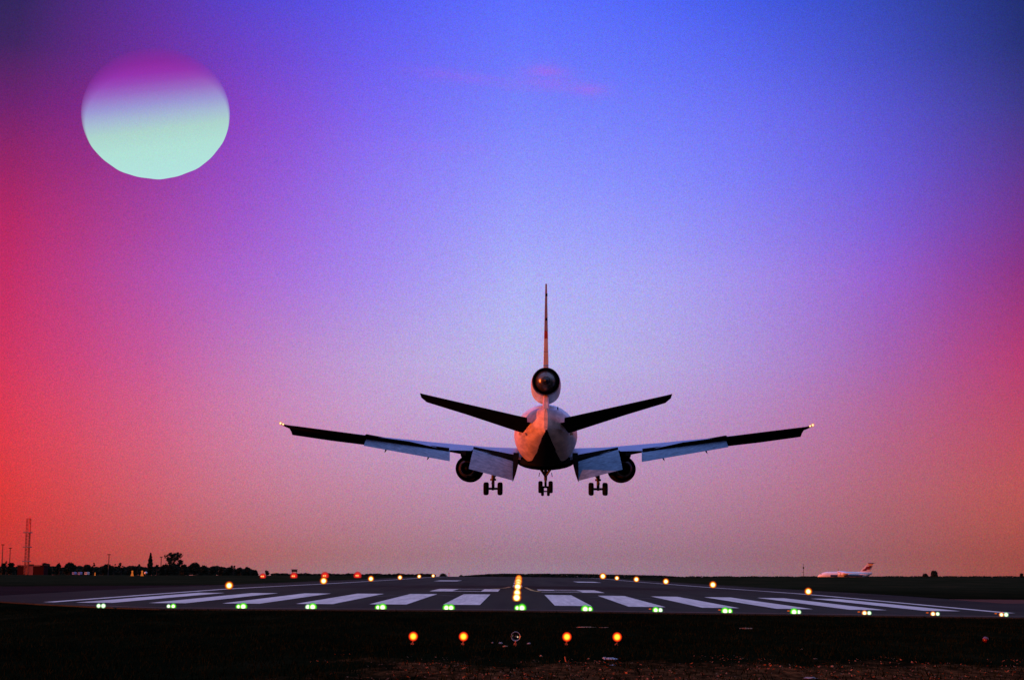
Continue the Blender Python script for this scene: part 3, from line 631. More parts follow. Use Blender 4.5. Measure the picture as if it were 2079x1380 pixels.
for sg in (-1, 1):
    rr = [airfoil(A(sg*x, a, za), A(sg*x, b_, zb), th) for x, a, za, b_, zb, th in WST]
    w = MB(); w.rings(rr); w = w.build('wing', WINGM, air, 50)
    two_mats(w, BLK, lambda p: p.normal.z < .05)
    # aileron, drooped a little (dark outer trailing edge)
    a0, a1 = wst(17.45), wst(23.95)
    m = MB(); rr = []
    for st, ext, dz in ((a0, .45, -.02), (a1, .35, -.02)):
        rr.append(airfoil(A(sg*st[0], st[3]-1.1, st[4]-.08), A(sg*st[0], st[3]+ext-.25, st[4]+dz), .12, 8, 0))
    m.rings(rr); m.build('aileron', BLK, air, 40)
    # leading edge slat, drooped
    m = MB(); rr = []
    for x in (9.9, 13.2, 17.3, 21, 24.5):
        st = wst(x); rr.append(airfoil(A(sg*x, st[1]-.35, st[2]-.20), A(sg*x, st[1]+.75, st[2]+.12), .22, 6, .02))
    m.rings(rr); m.build('slat', BLK, air, 40)
    # spoilers / dark cove above the flaps
    for xa, xb in ((9.6, 17.3), (3.15, 7.2)):
        m = MB(); rr = []
        for x in (xa, xb):
            st = wst(x); rr.append(airfoil(A(sg*x, st[3]-1.7, st[4]+.10), A(sg*x, st[3]+.28, st[4]+.02), .07, 6, 0))
        m.rings(rr); m.build('spoiler', BLK, air, 40)
    # flap vanes and flaps
    def flap(name, xa, xb, top, bot, mm, th=.10):
        m = MB(); rr = [airfoil(A(sg*xa, *top[0]), A(sg*bot[0][2] if len(bot[0]) > 2 else sg*xa, bot[0][0], bot[0][1]), th, 8, .02), airfoil(A(sg*xb, *top[1]), A(sg*bot[1][2] if len(bot[1]) > 2 else sg*xb, bot[1][0], bot[1][1]), th, 8, .02)]
        m.rings(rr); return m.build(name, mm, air, 40)
    fo = flap('outboard_flap', 9.3, 17.2, [(31.95,-1.55),(33.7,-.42)], [(33.6,-2.50,9.2),(35.05,-1.08,17.33)], FLAPM)
    flap('flap_vane', 9.4, 17.15, [(31.2,-1.22),(33.2,-.25)], [(32.3,-1.62),(33.95,-.60)], BLK, .16)
    fi = flap('inboard_flap', 3.08, 7.0, [(31.5,-2.42),(31.5,-1.32)], [(33.8,-4.32,3.14),(33.8,-3.22,7.36)], FLAPM)
    flap('flap_vane', 3.08, 7.05, [(30.6,-1.85),(30.6,-1.10)], [(32.0,-2.72),(32.0,-1.62)], BLK, .18)
    if sg > 0: flap('flap_patch', 9.42, 11.3, [(32.6,-1.98),(33.0,-1.72)], [(33.5,-2.40),(33.85,-2.1)], FLAPM2, .05)
    else: flap('flap_patch', 9.4, 11.0, [(32.6,-1.98),(32.95,-1.76)], [(33.45,-2.36),(33.75,-2.08)], FLAPM2, .05)
    # dark curved end plate of the inboard flap beside the body
    m = MB(); pr = [(30.0,-1.6),(31.4,-2.1),(33.0,-3.2),(33.85,-4.42),(33.2,-4.25),(32,-3.7),(30.6,-2.7),(29.6,-2.0)]
    m.rings([[A(sg*(2.62+max(0,-z-2.2)**1.6*.14), s, z) for s, z in pr], [A(sg*3.16, s, z) for s, z in pr]]); m.build('flap_end_plate', BLK, air)
    # hinge fairings under the wing
    for x in (6.2, 11.2, 15.2, 12.9):
        st = wst(x); big = x in (6.2,)
        if x == 12.9: continue
        zz = {6.2: -4.0+.3, 11.2: -2.37, 15.2: -1.68}[x]; s_end = {6.2: 33.2, 11.2: 34.15, 15.2: 35.0}[x]
        m = MB(); m.tube(A(sg*x, st[3]-3.4, st[4]-.35), A(sg*x, st[3]-.6, st[4]-.62), .03, .20, 10); m.tube(A(sg*x, st[3]-.6, st[4]-.62), A(sg*(x+.12), s_end, zz), .20, .03, 10)
        m.build('hinge_fairing', BLK, air, 60)
    # engine pylon
    ex, ez = sg*8.05, -3.12
    m = MB(); m.rings([[A(ex+dx*wd, s, z) for dx, s, z in ((-1,15.8,-2.2),(-1,19,-1.35),(-1,25.5,-1.05),(-1,27.5,-1.35),(-1,23.6,-2.35),(-1,21.4,-2.25),(-1,16.5,-2.35))] for wd in (.27, -.27)])
    m.build('engine_pylon', BLK, air)
    # aft pylon tongue and small brace that show between flap ends
    m = MB(); m.rings([[A(sg*x, s, z) for s, z in ((26,-1.3),(31.8,-1.55),(32.1,-1.9),(28,-2.35),(24,-2.4))] for x in (7.75, 8.25)]); m.build('pylon_fairing', BLK, air)
    # engine
    m = MB(); m.revolve(A(ex, 13.6, ez), (0,-1,0), [(1.6,.95),(.9,1.02),(.15,1.12),(0,1.22),(.12,1.34),(.8,1.42),(2.2,1.46),(4.6,1.42),(6.6,1.34),(7.9,1.27),(7.9,1.22),(6.6,1.16),(5.2,1.1)], 40)
    eng = m.build('engine', BLK, air, 50)
    m = MB(); m.revolve(A(ex, 18.4, ez), (0,-1,0), [(0,1.0),(1.4,.99),(3.0,.96),(4.6,.72),(4.6,.66),(3.4,.66)], 32); m.build('core_nozzle', HOTM, eng, 50)
    m = MB(); m.revolve(A(ex, 21.6, ez), (0,-1,0), [(0,.5),(.6,.42),(1.3,.22),(1.7,.02)], 24); m.build('exhaust_cone', SOOT, eng, 50)
    m = MB(); m.revolve(A(ex, 18.6, ez), (0,-1,0), [(0,.1),(0,1.14)], 32); m.build('fan_duct', SOOT, eng)
    m = MB(); m.revolve(A(ex, 21.0, ez), (0,-1,0), [(0,1.165),(.30,1.195),(.52,1.235)], 48); m.build('duct_lip', HOTM, eng, 50)
    # wing tip light
    MB().sphere(A(sg*25.15, 36.1, 1.0), .17, 14, 10).build('wingtip_light', G_WHITE, air, 60)
    MB().sphere(A(sg*24.85, 36.4, .9), .13, 12, 8).build('wingtip_light', G_WHITE, air, 60)
    # tailplane and elevator
    TS = [(.3,44.0,-.22,50.75,.88,.10),(1.6,45.0,-.12,51.1,1.06,.10),(2.4,45.5,.08,51.3,1.22,.10),(6.8,48.3,1.42,52.2,2.18,.09),(10.2,50.6,2.38,53.05,2.92,.08),(10.6,51.6,2.72,53.15,3.02,.07)]
    rr = [airfoil(A(sg*x, a, za), A(sg*x, lerp(a, b_, .72), lerp(za, zb, .72)), th*1.2) for x, a, za, b_, zb, th in TS]
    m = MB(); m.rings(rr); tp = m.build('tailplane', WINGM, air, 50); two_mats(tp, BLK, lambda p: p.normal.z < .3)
    rr = [airfoil(A(sg*x, lerp(a, b_, .70), lerp(za, zb, .70)), A(sg*x, b_, zb), .13, 8, 0) for x, a, za, b_, zb, th in TS[1:]]
    m = MB(); m.rings(rr); m.build('elevator', BLK, tp, 40)
# fin, rudder, tail engine
FINM = mat('fin_white', (.62,.60,.62), .45, col2=(.48,.46,.48), scale=2); FIND = mat('fin_purple_band', (.30,.30,.44), .45, col2=(.20,.20,.32), scale=2); FINR = mat('fin_red_mark', (.42,.05,.04), .45)
def finst(z):   # z -> s_LE, s_TE, half thickness
    t = (z-5.3)/6.8; return lerp(42.0, 50.8, t), lerp(50.6, 54.3, t), lerp(.235, .07, t)
def finpart(name, z0, z1, f0, f1, mm, par, tk=1.0, topcut=0):
    m = MB(); rr = []
    for z in (z0, z1):
        a, b_, h = finst(z); r = []
        u0, u1 = f0, f1
        prof = [(u0, .55 if u0 > 0 else .0), (lerp(u0,u1,.12), 1 if u0 > 0 else .75), (lerp(u0,u1,.5), 1), (lerp(u0,u1,.85), .95 if u1 >= 1 else 1), (u1, .86 if u1 >= 1 else .9)]
        for u, k in prof: r.append(A(h*k*tk, lerp(a, b_, u), z + topcut*(u)*(z == z1)))
        for u, k in prof[::-1]: r.append(A(-h*k*tk, lerp(a, b_, u), z + topcut*(u)*(z == z1)))
        rr.append(r)
    m.rings(rr); return m.build(name, mm, par, 40)
fin = finpart('fin', 4.9, 8.1, 0, .70, FINM, air)
finpart('fin_band', 8.1, 11.9, 0, .70, FIND, fin, 1)
rud = finpart('rudder', 5.6, 6.65, .703, 1, FINM, air, .98)
finpart('rudder_panel', 6.68, 7.75, .703, 1, FINM, rud, .96); finpart('red_mark', 7.76, 8.35, .703, 1, FINR, rud, .98); finpart('purple_panel', 8.36, 11.9, .703, 1, FIND, rud, .98, .25)
for z in (9.3, 11.25):
    a, b_, h = finst(z); MB().box(A(.03, b_+.04, z), (.17, .16, .22)).build('rudder_hinge', SOOT, rud)
# engine strut: narrow column between body and tail engine, running down into the tail cone
m = MB(); rr = []
for z, a, b_, h in ((1.5, 39.5, 52.5, .34), (2.1, 40.5, 52.3, .29), (2.6, 41.5, 51.9, .25), (3.05, 42, 51.3, .23)):
    rr.append([A(x*h, s, z) for x, s in ((0,a),(.8,a+1.2),(1,a+4),(1,b_-1.5),(.55,b_),(-.55,b_),(-1,b_-1.5),(-1,a+4),(-.8,a+1.2))])
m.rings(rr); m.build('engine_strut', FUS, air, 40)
ez2 = 4.12
m = MB(); m.revolve(A(0, 37.0, ez2), (0,-1,0), [(3,1.0),(1.2,1.05),(.1,1.15),(0,1.22),(.15,1.30),(1.2,1.36),(5,1.36),(9,1.34),(12.2,1.28),(14.2,1.19),(14.9,1.155),(14.9,1.11),(13.6,1.05),(11.5,1.0)], 48)
teng = m.build('tail_engine', WHT, air, 50)
m = MB(); m.revolve(A(0, 50.9, ez2), (0,-1,0), [(0,1.215),(.55,1.19),(1.05,1.165),(1.07,1.10),(.4,1.03)], 48); m.build('nozzle_ring', SOOT, teng, 50)
m = MB(); m.revolve(A(0, 48.4, ez2), (0,-1,0), [(0,.05),(0,1.05)], 32); m.build('turbine_face', SOOT, teng)
m = MB(); m.revolve(A(0, 49.6, ez2), (0,-1,0), [(1.5,1.0),(1.95,.97),(2.35,.86),(2.7,.66),(2.9,.44),(2.92,.34)], 40); m.build('heat_shield', HOTM, teng, 60)
m = MB(); m.revolve(A(0, 50.6, ez2), (0,-1,0), [(0,.34),(1.9,.34),(2.1,.30),(2.4,.18),(2.5,.01)], 32); m.build('exhaust_cone', SOOT, teng, 50)
# tail cone vent and aerials seen on the body sides
for sg in (-1, 1):
    MB().box(A(sg*2.25, 47.0, -.2), (.25, .5, .22)).build('pivot_fairing', FUS, air)
MB().tube(A(1.05, 47, 1.6), A(1.05, 47.1, 2.15), .05).build('aerial', SOOT, air)
# landing gear
def wheel(par, x, s, z, r=.66, wd=.5):
    m = MB(); m.revolve(A(x-wd/2, s, z), (1,0,0), [(0,.01),(0,r*.5),(.03,r*.55),(.0,r*.80),(.05,r*.93),(.12,r*.99),(wd/2,r),(wd-.12,r*.99),(wd-.05,r*.93),(wd,r*.80),(wd-.03,r*.55),(wd,r*.5),(wd,.01)], 32)
    return m.build('wheel', RUB, par, 40)
for sg in (-1, 1):
    gx, gs, gzz = sg*5.19, 28.5, -5.14
    m = MB(); m.tube(A(gx-sg*.1, 28.3, -1.9), A(gx, gs, -4.2), .22, .19); m.tube(A(gx, gs, -4.2), A(gx, gs, -5.0), .15, .15); m.tube(A(gx, gs, -4.15), A(gx, gs, -4.35), .30, .30)
    gear = m.build('landing_gear', LEG, air, 40)
    m = MB(); m.tube(A(gx, gs-.95, gzz), A(gx, gs+.95, gzz), .17); m.build('bogie_beam', LEG, gear, 40)
    for ds in (-.85, .85):
        MB().tube(A(gx-.62, gs+ds, gzz), A(gx+.62, gs+ds, gzz), .11).build('axle', LEG, gear, 40)
        for dx in (-.69, .69): wheel(gear, gx+dx, gs+ds, gzz, .64, .46)
    MB().tube(A(gx-sg*.1, 28.0, -4.0), A(gx-sg*1.6, 26.5, -2.2), .09).build('side_brace', LEG, gear, 40)
    m = MB(); m.tube(A(gx, 28.95, -4.2), A(gx+.1*sg, 29.15, -4.6), .06); m.tube(A(gx+.1*sg, 29.15, -4.6), A(gx, 28.9, -4.95), .06); m.build('torque_link', LEG, gear, 40)
    MB().box(A(gx+sg*.55, 28.3, -2.9), (.06, 1.4, 1.5)).build('gear_door', BLK, gear)
m = MB(); m.tube(A(0, 28.8, -3.0), A(0, 28.8, -4.3), .17, .16); m.tube(A(0, 28.8, -4.3), A(0, 28.8, -4.95), .12, .12); cg = m.build('landing_gear', LEG, air, 40); prop(cg, 'shorter two wheeled middle landing gear')
MB().tube(A(-.42, 28.8, -4.96), A(.42, 28.8, -4.96), .10).build('axle', LEG, cg, 40)
for dx in (-.50, .50): wheel(cg, dx, 28.8, -4.96, .60, .44)
for sg in (-1, 1):
    m = MB(); m.tube(A(sg*.72, 29.3, -2.9), A(0, 28.85, -3.95), .09, .10); m.build('side_brace', LEG, cg, 40)
    m = MB(); m.rings([[A(sg*x, s, z) for x, z in ((.35,-2.95),(.80,-2.95),(.12,-3.85),(.0,-3.85))] for s in (28.2, 28.26)]); m.build('gear_door', BLK, cg)
    MB().tube(A(sg*.58, 29.2, -3.55), A(sg*.66, 29.2, -3.95), .035).build('door_rod', BLK, cg)
m = MB(); m.tube(A(0, 6.6, -2.5), A(0, 7.0, -5.2), .12, .10); ng = m.build('nose_gear', LEG, air, 40)
for dx in (-.33, .33): wheel(ng, dx, 7, -5.58, .52, .34)
MB().tube(A(-.35, 7, -5.58), A(.35, 7, -5.58), .08).build('axle', LEG, ng, 40)
MB().sphere(A(-.92, 31.9, -2.92), .10, 10, 8).build('belly_light', emit('belly_lamp', (1,.45,.05), 1.2), air, 60)

# ---------------------------------------------------------------- distant regional jet
RD = 800.0; q = P(1716, 1168, RD); rz_ = S(q.x, RD)
def jet_pt(px): return (px-1716)*RD/3285
jet = empty('regional_jet', (q.x, RD, rz_), 'small white jet with red marked swept fin parked beyond the grass on the right', 'airplane')
JW = mat('jet_white', (.80,.80,.80), .4, col2=(.68,.68,.68)); JB = mat('jet_blue_band', (.03,.05,.12), .4); JR = mat('jet_red', (.20,.01,.015), .5); JP = mat('jet_fin_warm', (.72,.66,.66), .5)
zt_ = P(1716, 1159.8, RD).z - rz_; R_ = 1.75; zc_ = zt_-R_
def jx(m): return m  # metres along +x from centre
def J(x, y, z): return Vector((x, y, z))
prof = [(-13.6,.1,-.75),(-13.2,.55,-.6),(-12.2,1.05,-.4),(-10.6,1.5,-.12),(-9,1.72,0),(-4,1.75,0),(4,1.75,0),(7.5,1.68,.06),(10,1.35,.35),(12,.85,.75),(13.3,.35,1.05)]
m = MB(); m.rings([[J(x, r*cos(2*pi*i/24), zc_+dz+r*sin(2*pi*i/24)) for i in range(24)] for x, r, dz in prof]); m.build('fuselage', JW, jet, 50)
m = MB()
for xa, xb in ((-7.6, -4.2), (-1.0, 8.2)):
    m.rings([[J(x, -1.80*cos(a)-.0, zc_+1.80*sin(a)) for a in (-.45,-.3,-.15,0,.12)] + [J(x, -1.72*cos(a), zc_+1.72*sin(a)) for a in (.12,0,-.15,-.3,-.45)] for x in (xa, xb)])
m.build('blue_stripe', JB, jet)
MB().box(J(-12.0, 0, zc_+.55), (.5, 1.6, .3)).build('windscreen', GLS, jet)
m = MB()
for sg in (-1, 1): m.rings([airfoil(J(x0, sg*y, z), J(x1, sg*y, z), .12, 8) for x0, x1, y, z in ((-4.0,.8,0,zc_+1.75),(-2.2,.6,13.1,zc_+.9))])
m.build('wing', JW, jet, 50)
for sg in (-1, 1):
    for yy, xx in ((4.2,-4.2),(7.5,-3.4)):
        m = MB(); m.revolve(J(xx, sg*yy, zc_+.55), (1,0,0), [(.6,.3),(.0,.45),(.1,.6),(1.2,.72),(2.4,.6),(3.2,.4),(3.2,.1)], 20); m.build('engine', JW, jet, 50)
m = MB(); m.rings([[J(x, y*h, z) for x, y in ((a,0),(lerp(a,b_,.3),1),(b_,.1),(b_,-.1),(lerp(a,b_,.3),-1))] for z, a, b_, h in ((zc_+1.2, 6.8, 12.2, .22), (zc_+6.0, 11.3, 14.3, .12))]); fn = m.build('fin', JP, jet, 40)
m = MB()
for za, zb, ua, ub in ((2.9, 4.3, .25, .8), (2.2, 3.0, .15, .5), (4.0, 4.6, .55, .9)):
    def fx(z, u): t = (z-1.2)/4.8; return lerp(lerp(6.8,11.3,t), lerp(12.2,14.3,t), u)
    m.rings([[J(fx(z, u), -.26, zc_+z) for z, u in ((za,ua),(za,ub),(zb,ub),(zb,ua))], [J(fx(z, u), -.20, zc_+z) for z, u in ((za,ua),(za,ub),(zb,ub),(zb,ua))]])
m.build('fin_emblem', JR, fn)
m = MB()
for sg in (-1, 1): m.rings([airfoil(J(x0, sg*y, zc_+5.95), J(x1, sg*y, zc_+5.95), .12, 8) for x0, x1, y in ((11.2,14.4,0),(12.8,14.4,5.5))])
m.build('tailplane', SOOT, jet, 50)
MB().tube(J(-3.4, 0, zc_+1.7), J(-3.4, 0, zc_+3.1), .10).build('aerial', SOOT, jet)
for sx_, sy_ in ((-9.6,0),(1,-2.3),(1,2.3)): MB().tube(J(sx_, sy_, zc_-1.2), J(sx_, sy_, .1), .15).tube(J(sx_, sy_-.2, .5), J(sx_, sy_+.2, .5), .5, n=16).build('landing_gear', RUB, jet)
q2 = P(1631, 1143, 790); zb_ = S(q2.x, 790)
mast = empty('radio_mast', (q2.x, 790, zb_), 'thin dark radio mast left of the parked jet', 'mast')
MB().tube((0,0,0),(0,0,q2.z-zb_), .16, .07, 8).build('pole', LEG, mast)
m = MB(); m.tube((-.9,0,(P(1631,1161,790).z-zb_)),(.3,0,(P(1631,1161,790).z-zb_)), .07); m.box((.0,0,(P(1631,1152,790).z-zb_)), (.6,.3,.9)); m.build('aerial', LEG, mast)

# ---------------------------------------------------------------- trees
LEAF = mat('dark_foliage', (.022,.028,.016), .9, spec=.05, col2=(.008,.012,.007), scale=.5); BARK = mat('bark', (.02,.014,.01), .95)
def tree(px, wpx, ytop, D, kind, label, name='tree', dens=1.0, ybase=None):
    q = P(px, ytop, D); g = S(q.x, D) - .3; H = q.z-g; W = wpx*D/3285
    e = empty(name, (q.x, D, g), label, 'tree' if name != 'bush' else 'bush', 'dark trees and bushes along the left horizon' if px < 600 else None)
    rnd = random.Random(int(px*7+ytop))
    trunk_h = {'round': .35, 'poplar': .1, 'bush': .12, 'sparse': .3, 'big': .3}[kind]*H
    m = MB(); m.tube((0,0,-.3),(rnd.uniform(-.1,.1),0,trunk_h+.25*H), .022*H+.06, .012*H+.03, 7)
    for k in range({'big': 9, 'sparse': 7, 'poplar': 0}.get(kind, 3)):
        a = rnd.uniform(0, 2*pi); z0 = trunk_h*rnd.uniform(.7, 1.3); z1 = min(H*.92, z0+H*rnd.uniform(.25,.55)); rr_ = W*.36*rnd.uniform(.4,1)
        m.tube((0,0,z0),(cos(a)*rr_, sin(a)*rr_, z1), .010*H+.02, .02, 5)
    m.build('trunk', BARK, e)
    V = []; Fc = []
    def clump(cx, cy, cz, r, n):
        for _ in range(n):
            d = Vector((rnd.gauss(0,1), rnd.gauss(0,1), rnd.gauss(0,1))).normalized()*r*rnd.random()**.4
            o_ = Vector((cx, cy, cz)) + d; s_ = rnd.uniform(.22,.42)*(1 if H < 6 else 1.25)
            u = Vector((rnd.gauss(0,1), rnd.gauss(0,1), rnd.gauss(0,1))).normalized(); w2 = u.orthogonal().normalized()
            b0 = len(V); V.extend([o_-u*s_-w2*s_*.5, o_+u*s_*.3-w2*s_*.6, o_+u*s_+w2*s_*.4, o_-u*s_*.2+w2*s_*.7]); Fc.append((b0,b0+1,b0+2,b0+3))
    if kind == 'poplar':
        for k in range(26):
            t = k/25; z = H*(.08+.88*t); rad = W/2*(.45+.55*sin(pi*min(1, t*1.15+.08)))*(1 if t < .75 else (1.02-t)/.27+.15)
            for _ in range(3): clump(rnd.uniform(-.35,.35)*rad, rnd.uniform(-.35,.35)*rad, z, rad*.75, 30)
    elif kind == 'sparse':
        for _ in range(int(16*dens)):
            a = rnd.uniform(0, 2*pi); r_ = W*.42*sqrt(rnd.random()); clump(cos(a)*r_, sin(a)*r_, H*rnd.uniform(.45,.95), W*.09, 12)
    elif kind == 'big':
        for _ in range(64):
            a = rnd.uniform(0, 2*pi); t = rnd.random(); r_ = W*.46*rnd.random()**.5*(1-.25*abs(t-.45)*2)
            clump(cos(a)*r_, sin(a)*r_, H*(.30+.64*t), W*rnd.uniform(.06,.12), 34)
    else:
        zlo = .08 if kind == 'bush' else .30
        nn = max(20, int(44*dens*min(3, W/4)))
        for _ in range(nn):
            a = rnd.uniform(0, 2*pi); t = rnd.random(); r_ = W*.42*rnd.random()**.5*sqrt(max(.05, 1-(t*.95)**2))
            clump(cos(a)*r_, sin(a)*r_*.8, H*(zlo+(.90-zlo)*t), min(W*.16, H*.22), 30)
    meshobj('crown', V, Fc, LEAF, e); return e
TR = [(7,13,1142,'bush','low bush under the leftmost light mast'),(23,18,1141,'bush','rounded bush between the second light mast and the lattice tower'),(13,6,1138,'sparse','thin pointed shrub between the two leftmost light masts'),
 (93,27,1143,'bush','broad bush just right of the red building'),(118,15,1144,'bush','small bush between the broad bush and the wide dome shaped one'),(121,10,1141.5,'sparse','wispy sapling rising behind the small bush'),
 (142,27,1142,'round','wide dome shaped tree above the two pale blue vans'),(178,26,1146,'bush','low spreading bush left of the wispy tree'),(190,10,1140,'sparse','wispy tree left of the tall middle light mast'),
 (219,26,1145,'bush','dense bush at the foot of the middle light mast'),(232,11,1142,'sparse','thin shrub right of the middle light mast'),(247,20,1141,'sparse','open crowned tree left of the orange markers'),
 (278,20,1145,'sparse','flat topped open tree above the left orange marker'),(268,26,1149,'bush','bush behind the orange markers'),(306,8.5,1121,'poplar','tall narrow dark poplar rising left of a light mast'),
 (319,9,1142,'sparse','bare thin tree between the poplar and the light mast'),(332,16,1146,'bush','bush under the light mast right of the poplar'),
 (354,38,1120.5,'big','tallest broad tree with gaps in its crown'),(350,34,1146,'bush','hedge bush at the foot of the tallest broad tree'),(374,18,1145,'bush','bush right of the foot of the tallest broad tree'),
 (396,24,1141,'round','round tree just right of the tallest broad tree'),(414,22,1148,'bush','bush two places right of the tallest broad tree'),(433,17,1150,'bush','low rounded bush midway along the hedge'),
 (449,13,1149,'bush','pointed bush midway along the hedge'),(467,18,1151,'bush','bush under the bare thin sapling'),(474,13,1145.5,'sparse','bare thin sapling poking above the hedge'),
 (486,17,1152,'bush','second bush from the right end of the hedge group'),(502,19,1151,'bush','tall rounded bush near the right end of the hedge'),(517,16,1157,'bush','last low bush at the right end of the hedge')]
for k, (px, wd, yt, kd, lab) in enumerate(TR):
    tree(px, wd*(1.35 if kd == 'poplar' else 1.12 if kd == 'big' else 1), yt, 880+((k*37) % 50), kd, lab, {'poplar': 'poplar_tree', 'bush': 'bush'}.get(kd, 'broadleaf_tree'), 1.0 if kd != 'sparse' else .8)
tree(542, 9, 1158, 520, 'sparse', 'tiny scraggy shrub above the leftmost red lamp', 'bush')
tree(1896, 19, 1158, 900, 'round', 'taller rounded tree standing alone on the right horizon', 'broadleaf_tree', 1.5); tree(1878, 16, 1163.5, 900, 'bush', 'lower bush left of the lone rounded tree on the right horizon', 'bush', 1.3)
tree(2074, 12, 1163, 900, 'bush', 'bush cut by the right edge of the picture on the horizon', 'bush')
tree(868, 22, 1164.3, 1500, 'round', 'far clump of trees left of the gap near the runway end', 'broadleaf_tree', .5); tree(900, 20, 1164.2, 1500, 'round', 'far round tree left of the central gap on the horizon', 'broadleaf_tree', .6); tree(936, 10, 1166, 1500, 'round', 'far small tree right of the central gap on the horizon', 'broadleaf_tree', .5)
def woodland(name, x0, x1, topf, D, n, label, depth=60, thick=9):
    rnd = random.Random(int(x0)); V = []; Fc = []
    for k in range(n):
        px = rnd.uniform(x0, x1); t = rnd.random(); dd = D+rnd.uniform(0, depth); yt = topf(px); q = P(px, yt, dd); g = S(q.x, dd)-1
        z = g + (q.z-g)*(1-.75*(1-t)**1.2) if t < .8 else q.z-rnd.random()*.4
        s_ = rnd.uniform(.35,.75)*D/1000
        u = Vector((rnd.gauss(0,1), rnd.gauss(0,1), rnd.gauss(0,1))).normalized()*s_; w2 = u.orthogonal().normalized()*s_*.8; o_ = Vector((q.x, dd, z-s_*.6)); b0 = len(V)
        V.extend([o_-u-w2*.5, o_+u*.3-w2, o_+u+w2*.5, o_-u*.3+w2]); Fc.append((b0,b0+1,b0+2,b0+3))
    return prop(meshobj(name, V, Fc, LEAF), label, 'woodland', kind='stuff')
def wob(px, amp, f): return amp*(sin(px*f)+.6*sin(px*f*2.3+1)+.4*sin(px*f*5.1+2))
woodland('hedge', -60, 522, lambda x: 1149.5 + wob(x, 1.2, .11) + max(0, (x-440))*.09, 935, 26000, 'dark continuous hedge behind the trees on the left')
woodland('far_woodland', 550, 884, lambda x: 1163.2 + wob(x, .7, .13) + (x-550)*.004, 1700, 9000, 'low far woodland left of the runway end')
woodland('distant_woods', 936, 1392, lambda x: max(1163.6 + wob(x, .45, .09), 1163.6+abs(x-1100)*.0 + (0 if x < 1150 else (x-1150)*.02), 1168.2-(x-936)*.07) + (max(0, x-1340)*.04), 1700, 12000, 'thin strip of distant woods behind the runway crest')
woodland('horizon_woods', 1392, 2079, lambda x: 1169.0 + wob(x, .35, .11) - (0 if x < 1780 else .3), 1700, 9000, 'faint woods along the right horizon')

# ---------------------------------------------------------------- tower, masts, building, vehicles on the left
BD = 860.0
RED = mat('red_tower_paint', (.55,.02,.02), .5); GREYT = mat('grey_tower_steel', (.20,.03,.03), .6)
q = P(53, 1165, BD); g = S(q.x, BD)-.1
tw = empty('lattice_tower', (q.x, BD, g), 'tall lattice radio tower with three platforms and a red top section', 'tower')
def zz(y, px=56): return P(px, y, BD).z - g
W2 = .9; secs = [(zz(1165), GREYT), (zz(1139), GREYT), (zz(1110), GREYT), (zz(1080.5), RED), (zz(1052), None)]
for (z0, mm), (z1, _) in zip(secs, secs[1:]):
    m = MB()
    for sx_ in (-1, 1):
        for sy_ in (-1, 1): m.tube((sx_*W2, sy_*W2, z0), (sx_*W2, sy_*W2, z1), .26 if sx_ > 0 else .16, n=6)
    nb = 4; hh = (z1-z0)/nb
    for k in range(nb):
        a, b_ = z0+k*hh, z0+(k+1)*hh
        for sy_ in (-1, 1):
            m.tube((-W2, sy_*W2, a), (W2, sy_*W2, b_), .08, n=5); m.tube((-W2, sy_*W2, b_), (W2, sy_*W2, b_), .10, n=5)
            m.tube((sy_*W2, -W2, a), (sy_*W2, W2, b_), .05, n=5)
    m.build('lattice_section', mm, tw)
for y in (1139, 1110, 1080.5):
    m = MB(); m.box((-.05, 0, zz(y)), (3.9, 3.4, .5)); [m.tube((sx_*1.9, -1.6, zz(y)), (sx_*1.9, -1.6, zz(y)+.9), .04, n=5) for sx_ in (-1,1)]; m.tube((-1.9,-1.6,zz(y)+.85), (1.9,-1.6,zz(y)+.85), .04, n=5)
    m.build('platform', mat('platform_grey', (.22,.17,.18), .7), tw)
MB().tube((W2, -W2, zz(1080)), (W2, -W2, zz(1047)), .30, .22, 6).build('red_antenna', emit('aerial_red_lamp', (.9,.03,.03), .75), tw)
def light_mast(px, ytop, D, label, hw=1.1):
    q = P(px, ytop, D); g = S(q.x, D)-.1; h = q.z-g
    e = empty('light_mast', (q.x, D, g), label, 'light mast', 'tall floodlight masts')
    MB().tube((0,0,0),(0,0,h-.3), .30, .22, 8).build('pole', LEG, e)
    m = MB(); m.tube((0,0,h-.5),(0,0,h-.25), hw*.5, hw*.55, 14); [m.box((cos(a)*hw*.55, sin(a)*hw*.55, h-.45), (.5,.5,.4)) for a in [k*pi/3 for k in range(6)]]; m.build('lamp_head', SOOT, e)
light_mast(6, 1103.5, 900, 'tallest floodlight mast at the left edge of the picture'); light_mast(21, 1110.5, 930, 'second floodlight mast from the left edge', 1.0)
light_mast(221.5, 1123.5, 900, 'floodlight mast standing alone between tower and poplar', 1.2); light_mast(327.5, 1128.5, 950, 'thin floodlight mast right of the poplar', 1.0)
BR = mat('dark_red_wall', (.035,.003,.003), .9, spec=.1, col2=(.02,.002,.002)); BPL = mat('pink_door', (.22,.06,.06), .7, col2=(.15,.04,.04)); BOR = mat('orange_door', (.25,.05,.02), .7)
q0 = P(35, 1166, BD+8); q1 = P(88, 1166, BD+8); g = S(q0.x, BD)-.2; H = P(60, 1147, BD).z-g; Wb = q1.x-q0.x
bd = empty('hangar', ((q0.x+q1.x)/2, BD+12, g), 'low dark red airport building behind the lattice tower', 'building')
MB().box((0, 0, H/2-.15), (Wb, 8, H-.3)).build('wall', BR, bd)
m = MB(); m.box((0, 0, H), (Wb+.5, 8.5, .3)); m.box((-1, 1, H+.4), (2, 2, .5)); m.build('roof', SOOT, bd)
def bx(px): return P(px, 1160, BD+8).x-(q0.x+q1.x)/2
MB().box(((bx(51)+bx(54.5))/2, -4.05, H*.42), (bx(54.5)-bx(51), .12, H*.8)).build('door', BOR, bd)
